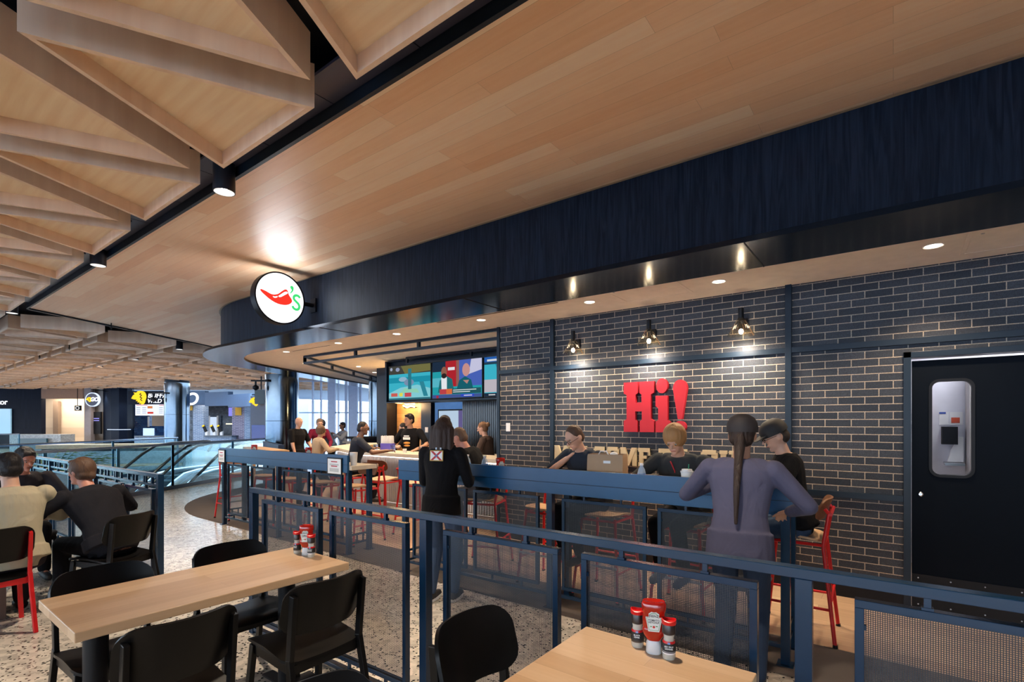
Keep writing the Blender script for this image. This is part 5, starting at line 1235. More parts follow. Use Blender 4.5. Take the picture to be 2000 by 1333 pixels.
put(pg0, True, (-.775, 1.815, .75), 18, 'pepper grinder with red cap on the table cut off by the photo'); put(sg0, True, (-.645, 1.79, .75), 20, 'salt grinder with red cap on the table cut off by the photo')
put(kb0, False, (-3.0, 1.785, .75), 40, 'red ketchup bottle on the empty long table by the rail'); put(pg0, False, (-3.085, 1.77, .75), 30, 'pepper grinder with red cap on the empty long table'); put(sg0, False, (-2.93, 1.775, .75), 35, 'salt grinder with red cap on the empty long table')
put(kb0, False, (-6.50, 1.74, .75), 100, 'red ketchup bottle on the table of the seated group'); put(pg0, False, (-6.56, 1.70, .75), 60, 'pepper grinder behind the ketchup of the seated group'); put(sg0, False, (-6.44, 1.69, .75), 60, 'salt grinder before the ketchup of the seated group')
for (e, x, s_) in ((hc1, .75, 'on the first counter near the escalator end'), (hc1, 2.15, 'on the first counter behind the standing guests'), (hc2, 1.22, 'on the second counter beside the water bottles')):
    p = in_frame(e, x, .12, 1.07); put(kb0, False, p, 60, 'top of a red ketchup bottle '+s_)
M_pet = glass('bottle_plastic', (.85, .93, 1), .3, .05)
def make_water():
    e = empty('water_bottle'); b = MB(); b.lathe([(.031, 0), (.033, .01), (.033, .05), (.031, .06), (.033, .07), (.033, .125), (.026, .155), (.013, .178), (.0125, .19)], n=22); b.build('bottle', mat('pet_pale', (.6, .72, .85), .08, coat=.5, alpha=.55), e)
    b = MB(); b.lathe([(.0336, .07), (.0336, .122)], n=22); b.build('label', mat('label_blue', (.02, .16, .55), .4), e); b = MB(); b.lathe([(.015, .186), (.015, .203)], n=18); b.build('cap', M_whitep, e); return e
wb0 = make_water(); tag(wb0, 'x', 'water bottle', 'water bottles on the second counter')
for i, (x, s_) in enumerate(((.78, 'nearest the woman with the flag patch'), (1.0, 'beside the ketchup top'), (2.60, 'between the paper bag and the blond person'))):
    put(wb0, i == 0, in_frame(hc2, x, .16 if i < 2 else .14, 1.07), 0, 'clear water bottle with blue label, '+s_)
def make_cup(h=.105, r=.042, lid=True):
    e = empty('paper_cup'); b = MB(); b.lathe([(r*.74, 0), (r, h)], n=24); b.build('cup_body', M_whitep, e)
    if lid: b = MB(); b.lathe([(r*1.07, h-.004), (r*1.09, h+.008), (r*.86, h+.01), (r*.84, h+.022)], n=24); b.build('lid', M_capw, e)
    return e
c0 = make_cup(.155, .044); tag(c0, 'white lidded paper cup with green straw on the counter before the blond person', 'cup', 'white paper cups'); c0.location = in_frame(hc2, 2.96, .12, 1.07)
b = MB(); b.tube([(.01, 0, .16), (.014, 0, .215)], .003, 6); b.build('straw', mat('green_straw', (.05, .4, .2), .5), c0)
c1 = make_cup(.16, .048, False); tag(c1, 'tall white paper cup at the stool end of the first counter', 'cup', 'white paper cups'); c1.location = in_frame(hc1, 3.13, .10, 1.07)
c2 = make_cup(.14, .052); tag(c2, 'large white paper cup on the counter in front of the man in the black cap', 'cup', 'white paper cups'); c2.location = in_frame(hc2, 3.40, .30, 1.07)
# paper bag
bg_ = empty('paper_bag', in_frame(hc2, 2.28, .20, 1.07), CR+R(8), 'brown paper carrier bag with small white logo standing on the counter', 'bag')
b = MB(); b.loft([[Vector((x*w_, y*d_, z)) for x, y in ((-1, -1), (1, -1), (1.0, 0), (1, 1), (-1, 1), (-1, 0))] for w_, d_, z in ((.15, .085, 0), (.152, .088, .1), (.150, .08, .24), (.146, .078, .262))], True, False); b.quad((-.15, -.085, 0), (.15, -.085, 0), (.15, .085, 0), (-.15, .085, 0)); b.build('bag_body', mat('kraft_paper', (.42, .27, .16), .75), bg_, smooth=0)
b = MB(); b.box((.02, -.086, .20), (.06, .002, .022)); b.build('bag_logo', M_whitep, bg_, smooth=0, bevel=.001)
b = MB(); b.tube([(-.08, 0, .25), (-.06, 0, .285), (-.01, 0, .285), (.01, 0, .25)], .005, 6); b.ell((.05, .02, .26), (.035, .03, .02), n=10, k=6); b.build('paper_handle', M_whitep, bg_)
# things on the bar
def on_bar(px, py): 
    p = PT(px, py, 1.07); return p
sh_ = empty('straw_holder', Vector((-7.42, 6.02, 1.07)), R(20), 'purple holder full of white paper straws on the bar', 'straw holder')
b = MB(); b.box((0, 0, .07), (.24, .12, .14)); b.build('holder_box', mat('purple_box', (.09, .06, .42), .4), sh_, smooth=0, bevel=.004)
b = MB(); rg = random.Random(5)
for i in range(12):
    for j in range(5): b.tube([(-.105+i*.019, -.045+j*.022, .1), (-.105+i*.019+rg.uniform(-.01, .01), -.045+j*.022, .27+rg.uniform(-.01, .012))], .0065, 6)
st_ = b.build('straws', M_whitep, sh_); st_['kind'] = 'stuff'
M_gl = glass('tumbler_glass', (.92, .95, 1), .35, .05)
def make_tumbler(h=.12, r=.036):
    b = MB(); b.lathe([(r*.8, 0), (r, h), (r*.93, h), (r*.75, .01)], n=18); return b.build('drinking_glass', M_gl)
g0 = make_tumbler(); tag(g0, 'x', 'glass', 'drinking glasses on the bar')
for i, (x, y, s_) in enumerate(((-7.62, 5.9, 'in front of the purple straw holder'), (-7.50, 5.82, 'left of the small white tub on the bar'), (-7.2, 5.95, 'beside the elbow of the man with the printed black shirt'), (-7.05, 5.85, 'between the bar staff and the empty red stool'), (-6.35, 5.85, 'before the arm of the server in the sun visor'), (-4.75, 5.95, 'at the brick end of the bar'))):
    o = g0 if i == 0 else g0.copy(); 
    if i: COL.objects.link(o)
    o.location = (x, y, 1.07); o['label'] = 'clear drinking glass '+s_
b = MB(); b.lathe([(.03, 0), (.036, .07)], c=(0, 0, 0), n=16); o = b.build('sauce_tub', M_whitep); o.location = (-6.72, 5.82, 1.07); tag(o, 'small white tub on the bar before the man with the printed black shirt', 'tub')
b = MB(); b.box((0, 0, .06), (.12, .04, .12)); o = b.build('menu_card', M_stone, smooth=0); o.location = (-7.6, 7.3, 1.0); b = MB(); b.span((-8.2, 7.1, 0), (-6.4, 7.6, 1.0)); tag(b.build('back_counter', M_black, smooth=0), 'dark counter with stacked glasses behind the bar staff', 'counter'); tag(o, 'small upright menu card on the dark counter behind the bar staff', 'card')
g1 = None
for i in range(6):
    o = g0.copy(); COL.objects.link(o); o.location = (-7.4+.09*i, 7.2, 1.0); o['label'] = 'clear glass in the row behind the bar staff'; o['group'] = 'row of glasses on the back counter'

cu = empty('paper_cup', (-6.42, 1.52, .75), 0, 'navy paper cup with white rim beside the ketchup of the seated group', 'cup')
b = MB(); b.lathe([(.032, 0), (.045, .12)], n=22); b.build('cup_body', mat('cup_navy', (.01, .015, .05), .4), cu); b = MB(); b.lathe([(.045, .12), (.048, .124), (.045, .128)], n=22); b.build('cup_rim', M_whitep, cu)
for x, y, s_ in ((-6.5, .95, 'nearest the beige shirt'), (-6.42, 1.25, 'between the two people in dark jackets')):
    b = MB(); b.lathe([(.06, 0), (.12, .014), (.115, .016), (.055, .005)], n=28); o = b.build('plate', M_whitep); o.location = (x, y, .75); tag(o, 'white plate on the wooden table, '+s_, 'plate', 'plates of the seated group')
# ================================================================ PEOPLE
def skin_mat(n, c): return mat('skin_'+n, c, .5)
SK = {'pale': skin_mat('pale', (.56, .33, .24)), 'tan': skin_mat('tan', (.42, .22, .14)), 'brown': skin_mat('brown', (.22, .11, .07)), 'ruddy': skin_mat('ruddy', (.55, .24, .17))}
def bumpy(m, sc, dist, stretch=(1, 1, 1), strength=.6):
    if m.get('b'): return m
    m['b'] = 1; N, L, B = nodes(m); mp = mapping(N, L, scale=stretch); n = N.new('ShaderNodeTexNoise'); n.inputs['Scale'].default_value = sc; n.inputs['Detail'].default_value = 3; n.inputs['Distortion'].default_value = .8
    L.new(mp.outputs[0], n.inputs['Vector']); bp = N.new('ShaderNodeBump'); bp.inputs['Strength'].default_value = strength; bp.inputs['Distance'].default_value = dist; L.new(n.outputs['Fac'], bp.inputs['Height']); L.new(bp.outputs[0], B.inputs['Normal']); return m
def clothm(n, c): return bumpy(mat('cloth_'+n, c, .9, spec=.2), 7, .035, (1, 1, .6))
def remesh(b, name, m, parent, vox, it=3, fac=.5):
    o = b.build(name, m, None, smooth=0, fix=True)
    md = o.modifiers.new('r', 'REMESH'); md.mode = 'VOXEL'; md.voxel_size = vox; md.use_smooth_shade = True
    if it: sm = o.modifiers.new('s', 'SMOOTH'); sm.iterations = it; sm.factor = fac
    dg = bpy.context.evaluated_depsgraph_get(); me = bpy.data.meshes.new_from_object(o.evaluated_get(dg)); me.name = name
    old = o.data; o.modifiers.clear(); o.data = me; bpy.data.meshes.remove(old)
    me.shade_smooth(); o.parent = parent; return o
def V(*a): return Vector(a)
def ik(a, c, l1, l2, pole):
    "joint between a and c with bone lengths l1, l2, bent towards pole"
    d = c-a; L_ = min(d.length, (l1+l2)*.999); u = d.normalized(); x = (l1*l1-l2*l2+L_*L_)/(2*L_); h = math.sqrt(max(0, l1*l1-x*x))
    p = pole-u*pole.dot(u); p = p.normalized() if p.length > 1e-4 else V(0, 0, 1); return a+u*x+p*h, a+u*L_
def hand(b, w, d, n, side, curl=.5, s=1.0):
    "palm and five fingers; w wrist, d pointing direction, n back-of-hand normal, side +1/-1 thumb side"
    d = d.normalized(); n = (n-d*n.dot(d)).normalized(); t = d.cross(n)*side
    pal = w+d*.085*s
    for k in (-1, 0, 1): b.cap(w+t*.018*k*s, .017*s, pal+t*.026*k*s, .0145*s, 10)
    for k, (L_, off) in enumerate(((.070, .030), (.078, .0105), (.073, -.0105), (.058, -.030))):
        p = pal+t*off*s; a = 0; r = .0088*s
        for j, fr in enumerate((.45, .32, .23)):
            a += curl*(.5+.35*j)+.08*k; dd = d*math.cos(a)-n*math.sin(a); q = p+dd*L_*fr*s; b.cap(p, r, q, r*.9, 8); p = q; r *= .92
    p = w+d*.028*s+t*.026*s; dd = (d*.6+t*.8-n*.25).normalized(); q = p+dd*.042*s; b.cap(p, .0115*s, q, .0100*s, 8); dd = (d*.85+t*.35-n*.35).normalized(); b.cap(q, .0098*s, q+dd*.032*s, .0085*s, 8)
def person(label, loc, rz, skin='pale', top=None, bottom=None, shoes=None, hair=None, hairstyle='short', hip=(0, 0, .93), lean=0, side=0, head=(0, 0), hl=None, hr=None, fl=None, fr=None, el=(-.6, -.3, -.5), er=(.6, -.3, -.5),
           sleeve='long', H=1.0, vox=.008, hat=None, glasses=False, knee=(0, 1, .2), wid=1.0, extra=None, twist=0, seated=False, curl=.5, group=None):
    e = empty('person', (loc[0], loc[1], .006), R(rz), label, 'person', group)
    hip = V(*hip); up = V(math.sin(side), math.sin(lean), math.cos(lean)*math.cos(side)).normalized()
    T_ = Matrix.Rotation(twist, 3, 'Z'); rt = T_ @ V(1, 0, 0); rt = (rt-up*rt.dot(up)).normalized(); fw = up.cross(rt)
    sh = hip+up*.47*H; nk = sh+up*.055*H+fw*.005
    hp = lean*.35; hu = V(math.sin(side)*.4, math.sin(hp), math.cos(hp)).normalized()
    yaw = head[0]+twist; hf = Matrix.Rotation(yaw, 3, 'Z') @ V(0, 1, 0); hf = (hf-hu*hf.dot(hu)).normalized()
    # pitch about the head's own right axis
    hr_ = hf.cross(hu).normalized(); Mp = Matrix.Rotation(head[1], 3, hr_); hf = Mp @ hf; hu = Mp @ hu
    hc = nk+(up*.5+hu*.5)*.155*H+hf*.022
    sl = sh-rt*.175*wid*H-up*.015; sr = sh+rt*.175*wid*H-up*.015
    hl_ = hip-rt*.09*H-V(0, 0, .03); hr2 = hip+rt*.09*H-V(0, 0, .03)
    fl = V(*(fl or (-.10, 0, .08))); fr = V(*(fr or (.10, 0, .08)))
    kl, fl = ik(hl_, fl, .43*H, .42*H, V(*knee)); kr, fr = ik(hr2, fr, .43*H, .42*H, V(*knee))
    hl = V(*(hl or (-.24, .05, .78))); hr = V(*(hr or (.24, .05, .78)))
    eL, hl = ik(sl, hl, .29*H, .255*H, V(*el)); eR, hr = ik(sr, hr, .29*H, .255*H, V(*er))
    # ---- body: one continuous skin surface
    b = MB()
    def oval_ring(c, rx, ry, ax, ay, n=20): return [c+ax*math.cos(2*math.pi*k/n)*rx+ay*math.sin(2*math.pi*k/n)*ry for k in range(n)]
    def torso(g):
        w_ = wid*H
        b_ = [(-.10, .105, .085), (-.03, .155, .105), (.06, .148, .100), (.16, .132, .092), (.28, .148, .102), (.38, .170, .108), (.45, .160, .092), (.49, .115, .072), (.515, .065, .058)]
        return [oval_ring(hip+up*z*H+fw*(.012 if .2 < z < .45 else 0), (rx)*w_+g, ry*H+g, rt, fw) for z, rx, ry in b_]
    b.loft(torso(0)); b.cap(nk-up*.05, .054*H, hc-hu*.03, .050*H)
    b.ell(hc, (.074*H, .088*H, .098*H), Matrix((hr_, hf, hu)).transposed(), 20, 14)                       # cranium
    b.ell(hc-hu*.055*H+hf*.022*H, (.055*H, .060*H, .062*H), Matrix((hr_, hf, hu)).transposed(), 16, 10)     # jaw
    b.cap(hc+hf*.088*H+hu*.005, .008, hc+hf*.108*H-hu*.022*H, .0125*H, 8)                                   # nose
    b.cap(hc+hf*.088*H-hr_*.028*H+hu*.022*H, .009, hc+hf*.088*H+hr_*.028*H+hu*.022*H, .009, 8)              # brow
    b.cap(hc+hf*.083*H-hr_*.018-hu*.058*H, .007, hc+hf*.083*H+hr_*.018-hu*.058*H, .007, 8)                  # lips
    b.ell(hc+hf*.074*H-hu*.092*H, (.022, .018, .018), None, 10, 6)                                          # chin
    for s_ in (-1, 1): b.ell(hc+hr_*s_*.077*H-hf*.005-hu*.012, (.010, .020, .030), Matrix((hr_, hf, hu)).transposed(), 10, 8)
    for a, k, f in ((hl_, kl, fl), (hr2, kr, fr)):
        b.cap(a, .078*H, k, .050*H); b.cap(k, .050*H, f, .036*H); b.cap(f-V(0, 0, .02), .034, f+V(0, .12, -.045), .026)
    for a, k, f, s_ in ((sl, eL, hl, -1), (sr, eR, hr, 1)):
        b.cap(a, .050*H, k, .038*H); b.cap(k, .038*H, f, .026*H)
        dd = (f-k).normalized(); nb = V(0, 0, 1) if abs(dd.z) < .8 else fw*-1+rt*s_; hand(b, f, dd, nb, -s_ if True else 1, curl, H)
    body = remesh(b, 'body', SK[skin], e, vox)
    # ---- face
    if vox < .0095:
        b = MB()
        for s_ in (-1, 1): b.ell(hc+hf*.083*H+hr_*s_*.030*H+hu*.004*H, (.010*H, .0075*H, .0055*H), Matrix((hr_, hf, hu)).transposed(), 10, 8)
        b.build('eyes', mat('eye_white', (.42, .38, .36), .3), body)
        b = MB()
        for s_ in (-1, 1): b.ell(hc+hf*.091*H+hr_*s_*.030*H+hu*.003*H, (.0045*H, .003*H, .0045*H), Matrix((hr_, hf, hu)).transposed(), 10, 6)
        b.build('irises', mat('iris', (.03, .02, .015), .2), body)
        b = MB(); b.cap(hc+hf*.092*H-hr_*.019-hu*.058*H, .0035, hc+hf*.092*H+hr_*.019-hu*.058*H, .0035, 6); b.build('mouth', mat('lips', (.33, .08, .07), .5), body)
    hcol = mat('hair_%s' % '_'.join('%02d' % int(q*100) for q in (hair or (.03, .02, .015))), hair or (.03, .02, .015), .55, spec=.3); bumpy(hcol, 26, .02, (1, 1, .22), .9)
    if vox < .0095:
        b = MB()
        for s_ in (-1, 1): b.cap(hc+hf*.092*H+hr_*s_*.017*H+hu*.022*H, .004, hc+hf*.084*H+hr_*s_*.046*H+hu*.022*H, .003, 6)
        b.build('eyebrows', hcol, body)
    MH = Matrix((hr_, hf, hu)).transposed()
    if hairstyle != 'bald':
        b = MB(); th = {'buzz': .004, 'short': .012, 'long': .016, 'bun': .009, 'puff': .028, 'swept': .018}.get(hairstyle, .012)
        b.ell(hc-hf*.016*H+hu*.022*H, ((.076+th*.7)*H, (.080+th)*H, (.084+th)*H), MH, 20, 14)
        b.ell(hc-hf*.035*H-hu*.03*H, (.070*H+th*.5, .062*H+th*.5, .06*H), MH, 16, 10)
        if hairstyle == 'swept': b.ell(hc+hf*.05*H+hu*.085*H, (.055, .05, .022), MH); b.cap(hc-hf*.06+hu*.02, .05, hc-hf*.09-hu*.05, .035)
        if hairstyle == 'short': b.ell(hc+hf*.045*H+hu*.082*H, (.055*H, .035*H, .018*H), MH)
        if hairstyle == 'long':
            for s_ in (-1, -.5, 0, .5, 1): b.cap(hc-hf*(.075-.03*abs(s_))+hr_*s_*.075, .042, hc-hf*(.10-.03*abs(s_))+hr_*s_*.088-V(0, 0, .22), .028)
        if hairstyle == 'bun': b.ell(hc-hf*.115*H+hu*.025*H, (.042, .042, .042), MH)
        if hairstyle == 'braid': b.cap(hc-hf*.08-hu*.03, .035, hc-hf*.13-hu*.16, .026); b.cap(hc-hf*.13-hu*.16, .026, sh-fw*.14-up*.14, .02); b.cap(sh-fw*.14-up*.14, .02, sh-fw*.135-up*.34, .012)
        remesh(b, 'hair', hcol, e, max(vox, .007), 4)
    if hat:
        b = MB(); mh = mat('hat_'+hat[0], hat[1], .7); rr = .094*H
        if hat[2] == 'cap':
            b.loft([[hc+MH @ V((rr)*c*math.cos(2*math.pi*k/24), (rr+.008)*c*math.sin(2*math.pi*k/24)-.006, z) for k in range(24)] for c, z in ((1.0, .012), (1.02, .04), (.97, .07), (.8, .10), (.45, .122), (.1, .128))])
            b.build('cap', mh, e, smooth=60); b = MB()
        b.loft([[hc+MH @ V(.075*x, .075+.085*y, .030-.012*y+z) for x, y in ((-1, 0), (1, 0), (.95, .5), (.6, .9), (0, 1), (-.6, .9), (-.95, .5))] for z in (0, .006)]); 
        if hat[2] == 'visor': b.tube([hc+MH @ V(.092*math.cos(2*math.pi*k/20), .098*math.sin(2*math.pi*k/20), .03) for k in range(21)], .016, 8)
        b.build('cap_brim', mh, e, smooth=40)
    if glasses:
        b = MB()
        for s_ in (-1, 1):
            c = hc+hf*.100*H+hr_*s_*.030*H+hu*.002; b.tube([c+hr_*math.cos(2*math.pi*k/14)*.022+hu*math.sin(2*math.pi*k/14)*.017 for k in range(15)], .0018, 5); b.tube([c+hr_*s_*.022, hc+hr_*s_*.080*H], .0018, 5)
        b.tube([hc+hf*.101*H-hr_*.009, hc+hf*.101*H+hr_*.009], .0018, 5); b.build('glasses', M_black, e)
    # ---- clothes
    tm = clothm(*top); b = MB(); g = .017
    b.loft(torso(g)); lim = {'long': 1.0, 'short': .62}[sleeve]
    for a, k, f in ((sl, eL, hl), (sr, eR, hr)):
        if sleeve == 'long': b.cap(a, .066*H, k, .052*H); b.cap(k, .052*H, f-(f-k).normalized()*.02, .038*H)
        else: b.cap(a, .066*H, a.lerp(k, .72), .058*H)
    # hem over the hips
    hem = V(0, 0, -.11) if not seated else V(0, -.02, -.03)
    b.loft([oval_ring(hip+hem, .178*wid*H+.014, .122*H+.020, rt, fw), oval_ring(hip+up*.06*H, .172*wid*H+.01, .120*H+.014, rt, fw)])
    b.cap(sh-rt*.10*wid, .055, sh+rt*.10*wid, .055)
    shirt = remesh(b, 'shirt', tm, e, max(vox, .008), 5)
    b = MB(); bm = clothm(*bottom); b.loft([oval_ring(hip-V(0, 0, .10), .155*wid*H, .108*H, rt, fw), oval_ring(hip+up*.08*H, .150*wid*H, .105*H, rt, fw)])
    for a, k, f in ((hl_, kl, fl), (hr2, kr, fr)): b.cap(a, .094*H, k, .066*H); b.cap(k, .066*H, f+V(0, 0, .02), .052*H)
    b.cap(hl_, .09*H, hr2, .09*H)
    remesh(b, 'trousers', bm, e, max(vox, .009), 4)
    sm_ = mat(*(shoes or ('shoe_black', (.015, .015, .018), .6)))
    for f in (fl, fr):
        b = MB(); b.cap(f+V(0, -.02, -.035), .042, f+V(0, .02, -.03), .044); b.cap(f+V(0, .02, -.04), .042, f+V(0, .15, -.052), .034); so = remesh(b, 'shoe', sm_, e, .009, 3)
        if shoes: b = MB(); z0 = f.z-.08; b.loft([[V(f.x+w_*.046*c, f.y+.06+.125*s_, max(0.001, f.z-.082)+z) for c, s_ in [(math.cos(2*math.pi*k/16), math.sin(2*math.pi*k/16)) for k in range(16)]] for w_, z in ((1, 0), (1.02, .022))]); b.build('shoe_sole', M_whitep, so)
    if extra: extra(e, dict(hip=hip, sh=sh, up=up, rt=rt, fw=fw, hc=hc, hu=hu, hf=hf, hr=hr_, shirt=shirt, H=H, wl=hl, wr=hr))
    return e
def toward(p, q): return math.degrees(math.atan2(-(q[0]-p[0]), q[1]-p[1]))
BLK = ('black', (.005, .005, .007)); 
# 1 woman with flag patch, standing at the second counter, seen from behind
def flag(e, J):
    c = J['sh']-J['up']*.035-J['fw']*.118; T = Matrix.Translation(c) @ Matrix((-J['rt'], J['up'], -J['fw'])).transposed().to_4x4() @ Matrix.Rotation(R(0), 4, 'X')
    b = MB()
    def q(x0, y0, x1, y1, z): b.quad(*[T @ V(x, y, z) for x, y in ((x0, y0), (x1, y0), (x1, y1), (x0, y1))])
    b.cur = 0; b.box(None, (.125, .092, .006), M=T); b.cur = 1; b.box(None, (.112, .079, .007), M=T)
    b.cur = 2
    for s_ in (-1, 1): b.quad(*[T @ V(x, y, .0042) for x, y in ((-.056, s_*.039), (-.030, s_*.039), (.056, -s_*.039), (.030, -s_*.039))])
    b.cur = 3; b.quad(*[T @ V(.014*math.cos(a), .014*math.sin(a), .0048) for a in (0.78, 2.35, 3.92, 5.5)])
    b.build('flag_patch', [mat('patch_gold', (.55, .33, .05), .6), M_whitep, mat('patch_red', (.5, .02, .03), .6), mat('patch_blue', (.1, .2, .4), .6)], J['shirt'], smooth=0)
    b = MB(); c2 = J['sh']+J['up']*.028-J['fw']*.082; b.box(None, (.055, .018, .008), M=Matrix.Translation(c2) @ Matrix((-J['rt'], J['up'], -J['fw'])).transposed().to_4x4()); b.build('collar_tag', mat('tag_pale', (.6, .68, .8), .6), J['shirt'], smooth=0)
person('woman seen from behind, long dark hair, black top with flag patch, blue jeans', (-3.21, 3.20), 20, 'tan', BLK, ('jeans', (.06, .10, .19)), ('shoe_slipon', (.03, .03, .035), .7), (.045, .026, .02), 'long', hip=(0, 0, .885), lean=.06, H=.945,
       hl=(-.14, .32, 1.04), hr=(.16, .32, 1.06), el=(-.35, -.7, -.5), er=(.35, -.7, -.5), fl=(-.09, -.02, .08), fr=(.10, .05, .08), extra=flag, vox=.0075, wid=1.02)
# 2 person in slate shirt, standing, from behind
person('person seen from behind in slate blue shirt with dark braid down the back', (-.74, 3.25), 4, 'tan', ('slate', (.075, .075, .125)), ('navy', (.02, .035, .07)), ('shoe_dark', (.02, .02, .02), .6), (.03, .018, .014), 'braid', hip=(0, 0, .88), lean=.14, H=.95,
       hl=(-.20, .34, 1.17), hr=(.24, .30, 1.03), el=(-.8, -.5, -.5), er=(.9, -.5, -.4), hat=('dark', (.02, .016, .018), 'cap'), vox=.0075, wid=1.08)
# 3 man in black cap at the counter end
person('man in black cap and black shirt seated at the end of the counter', (-.60, 4.42), toward((-.66, 4.42), (-1.5, 4.15)), 'pale', BLK, ('navyjeans', (.03, .06, .12)), None, (.03, .02, .015), 'buzz', hip=(0, .0, .84), lean=.14, head=(.15, -.45), seated=True,
       hl=(-.22, .38, 1.12), hr=(.16, .36, 1.12), fl=(-.10, .26, .36), fr=(.10, .26, .36), sleeve='short', glasses=True, hat=('black', (.012, .012, .014), 'cap'), vox=.0075, wid=1.15, curl=1.0)
# 4 blond person
def zipper(e, J):
    b = MB(); p = J['sh']+J['fw']*.11; b.tube([p+J['up']*.03+J['rt']*.03, p+J['fw']*.012-J['up']*.05, p+J['fw']*.012-J['up']*.28], .006, 6); b.build('red_zipper', mat('zip_red', (.5, .02, .03), .5), J['shirt'])
person('person with short blond hair and dark jacket with red zipper at the counter', (-1.43, 4.36), 176, 'pale', ('darkgrey', (.035, .04, .045)), BLK, None, (.38, .20, .08), 'puff', hip=(0, -.05, .84), lean=.36, head=(.1, -.45), seated=True,
       hl=(-.26, .26, 1.13), hr=(.10, .33, 1.13), fl=(-.10, .26, .36), fr=(.10, .26, .36), el=(-1, 0, -.3), er=(1, 0, -.3), vox=.0075, extra=zipper, wid=1.1, curl=.9)
# 5 man with glasses
person('man with glasses and short brown hair in dark polo shirt looking down', (-2.36, 4.38), 168, 'pale', ('darknavy', (.018, .025, .04)), BLK, None, (.08, .045, .03), 'buzz', hip=(0, -.05, .84), lean=.34, head=(-.15, -.5), seated=True,
       hl=(-.28, .25, 1.13), hr=(.12, .20, 1.24), fl=(-.10, .26, .36), fr=(.10, .26, .36), el=(-1, 0, -.4), er=(.8, .3, -.6), sleeve='short', glasses=True, vox=.0075, wid=1.1, curl=1.0)
# 6 man leaning at the end of the second counter
person('man with cropped brown hair in black jacket leaning at the counter end', (-3.68, 4.34), 112, 'ruddy', BLK, ('greyjeans', (.12, .14, .17)), None, (.11, .065, .045), 'buzz', hip=(0, -.05, .84), lean=.50, head=(-.1, -.3), seated=True,
       hl=(-.10, .42, 1.14), hr=(.05, .38, 1.20), fl=(-.10, .28, .36), fr=(.10, .28, .36), el=(-1, 0, -.5), er=(.9, .2, -.4), vox=.008, wid=1.12)
# 7 server in visor behind the bar
person('server in tan sun visor with dark curly hair, arms stretched along the bar', (-6.25, 6.55), 150, 'tan', BLK, BLK, None, (.02, .015, .015), 'puff', hip=(0, 0, .93), lean=.22, head=(.2, -.2), hl=(-.25, .42, 1.13), hr=(.42, .35, 1.13), sleeve='short', hat=('tan', (.45, .28, .14), 'visor'), vox=.009)
# 8 bartender with printed shirt
def print_shirt(e, J):
    T = Matrix.Translation(J['sh']-J['up']*.16+J['fw']*.148) @ Matrix((J['rt'], J['up'], J['fw'])).transposed().to_4x4()
    wh = M_whitep; b = MB(); b.box(None, (.15, .045, .008), M=T @ Matrix.Translation((0, .03, 0))); b.box(None, (.11, .02, .008), M=T @ Matrix.Translation((0, .075, 0))); b.build('white_print', wh, J['shirt'], smooth=0)
    b = MB(); b.ell(T @ V(0, -.055, -.004), (.075, .012, .022), None, 14, 8); b.ell(T @ V(0, -.105, -.006), (.07, .012, .018), None, 14, 8); b.build('burger_print', mat('bun_print', (.55, .26, .05), .7), J['shirt'])
person('dark-haired barman facing out in a black shirt printed with white words and a burger', (-7.22, 6.42), 195, 'tan', BLK, BLK, None, (.02, .015, .015), 'short', hip=(0, 0, .95), lean=.05, head=(-.35, -.1), hl=(-.28, .28, 1.10), hr=(.28, .26, 1.10), sleeve='short', vox=.009, extra=print_shirt, wid=1.08, H=1.02)
person('slim server with dark hair pulled back working behind the barman', (-7.95, 7.0), 130, 'pale', BLK, BLK, None, (.02, .015, .015), 'bun', hip=(0, 0, .86), lean=.12, head=(.2, -.3), hl=(-.22, .36, 1.12), hr=(.2, .34, 1.12), sleeve='short', vox=.009, H=.93)
# 10 woman with brown bun
person('woman with light brown hair in a bun and dark brown top near the ribbed wall', (-5.35, 6.45), 110, 'pale', ('brown', (.06, .04, .035)), BLK, None, (.20, .10, .05), 'bun', hip=(0, 0, .88), lean=.12, head=(0, -.3), hl=(-.2, .3, 1.1), hr=(.2, .3, 1.1), vox=.009, H=.93)
# 11 guest on the bar stool
person('guest in a faded blue-black shirt seated at the bar with one arm on the counter', (-7.0, 5.02), -28, 'brown', ('fadednavy', (.03, .035, .05)), BLK, None, (.02, .015, .012), 'buzz', hip=(0, -.05, .84), lean=.22, head=(-.4, -.15), seated=True, hl=(-.26, .32, 1.14), hr=(.30, .46, 1.13), fl=(-.10, .26, .36), fr=(.10, .26, .36), sleeve='short', glasses=True, vox=.009, wid=1.12)
# standing group near the corner
person('bald man in a black short-sleeved shirt standing by the corner column', (-10.45, 6.0), -75, 'pale', BLK, ('jeans2', (.05, .09, .17)), None, None, 'bald', hl=(-.22, .22, .98), hr=(.2, .15, .85), sleeve='short', vox=.0095, head=(0, -.2), wid=1.05)
person('person in a maroon top bending forward in the standing group', (-11.66, 7.24), -110, 'pale', ('maroon', (.16, .01, .035)), ('jeans2', (.05, .09, .17)), None, (.18, .13, .10), 'short', lean=.3, hl=(-.2, .4, .95), hr=(.2, .4, .95), vox=.0095, head=(0, -.2))
person('person in a beige jacket with brown hair seen from behind near the bar corner', (-9.25, 5.7), -10, 'tan', ('beige', (.38, .29, .20)), BLK, None, (.12, .07, .045), 'puff', hip=(0, 0, .80), lean=.15, hl=(-.25, .3, 1.0), hr=(.25, .35, 1.05), vox=.0095, H=.92)
person('person with bushy dark hair leaning over at the bright windows', (-12.0, 7.9), 140, 'brown', ('slateblue', (.05, .09, .15)), BLK, None, (.03, .035, .05), 'puff', lean=.45, hl=(-.2, .45, 1.0), hr=(.2, .45, 1.0), vox=.0095)
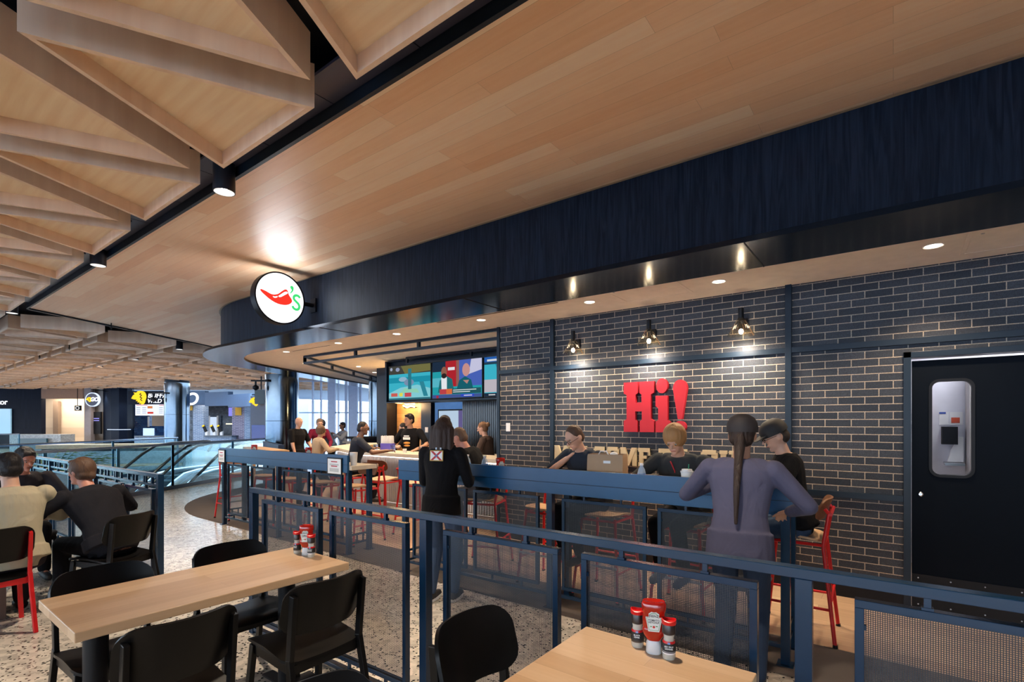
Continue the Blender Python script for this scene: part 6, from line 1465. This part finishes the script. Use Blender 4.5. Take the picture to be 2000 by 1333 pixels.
person('small far person holding a phone by the windows beside the bar', (-12.7, 8.7), 170, 'brown', ('palegrey', (.3, .33, .4)), ('blue3', (.02, .06, .2)), None, (.02, .015, .015), 'short', hip=(0, 0, .86), hl=(-.1, .3, 1.25), hr=(.1, .3, 1.25), vox=.0095, H=.93)
# seated trio at the left table
person('person in a beige shirt and black hair seen from behind on the red-legged chair', (-5.52, .80), 92, 'pale', ('sand', (.42, .38, .28)), ('darktrousers', (.03, .025, .03)), None, (.012, .01, .012), 'short', hip=(0, -.05, .55), lean=.22, head=(.1, -.25), seated=True, hl=(-.2, .48, .80), hr=(.22, .45, .80), fl=(-.12, .42, .08), fr=(.12, .40, .08), knee=(0, 1, 1), vox=.0075, wid=1.08, H=1.04, sleeve='long')
person('person in a dark suit jacket with reddish face across the table from the beige shirt', (-7.32, 1.10), -88, 'ruddy', ('suit', (.03, .028, .035)), BLK, None, (.03, .028, .03), 'short', hip=(0, -.05, .55), lean=.30, head=(.25, -.3), seated=True, hl=(-.2, .46, .80), hr=(.2, .46, .80), fl=(-.12, .38, .08), fr=(.12, .38, .08), knee=(0, 1, 1), vox=.0075, wid=1.12, H=1.05)
person('person with swept brown hair in a big black jacket leaning on the table', (-5.48, 1.40), 112, 'ruddy', ('blackjacket', (.013, .013, .018)), BLK, None, (.10, .055, .035), 'swept', hip=(0, -.05, .55), lean=.58, head=(.2, .1), seated=True, hl=(-.22, .45, .80), hr=(.20, .42, .82), fl=(-.12, .40, .08), fr=(.12, .40, .08), knee=(0, 1, 1), el=(-1, -.2, -.3), er=(1, -.2, -.3), vox=.0075, wid=1.25, H=1.05)
# dark bag hanging from the stool of the man with glasses, dark backpack by the woman
b = MB(); b.ell((0, 0, .2), (.14, .1, .2)); b.ell((0, -.07, .15), (.09, .05, .11)); bp_ = remesh(b, 'backpack', clothm('bagblack', (.015, .02, .025)), None, .01); bp_.location = (-3.78, 3.95, 0.006); tag(bp_, 'dark backpack on the floor behind the counter at the feet of the standing woman', 'bag')
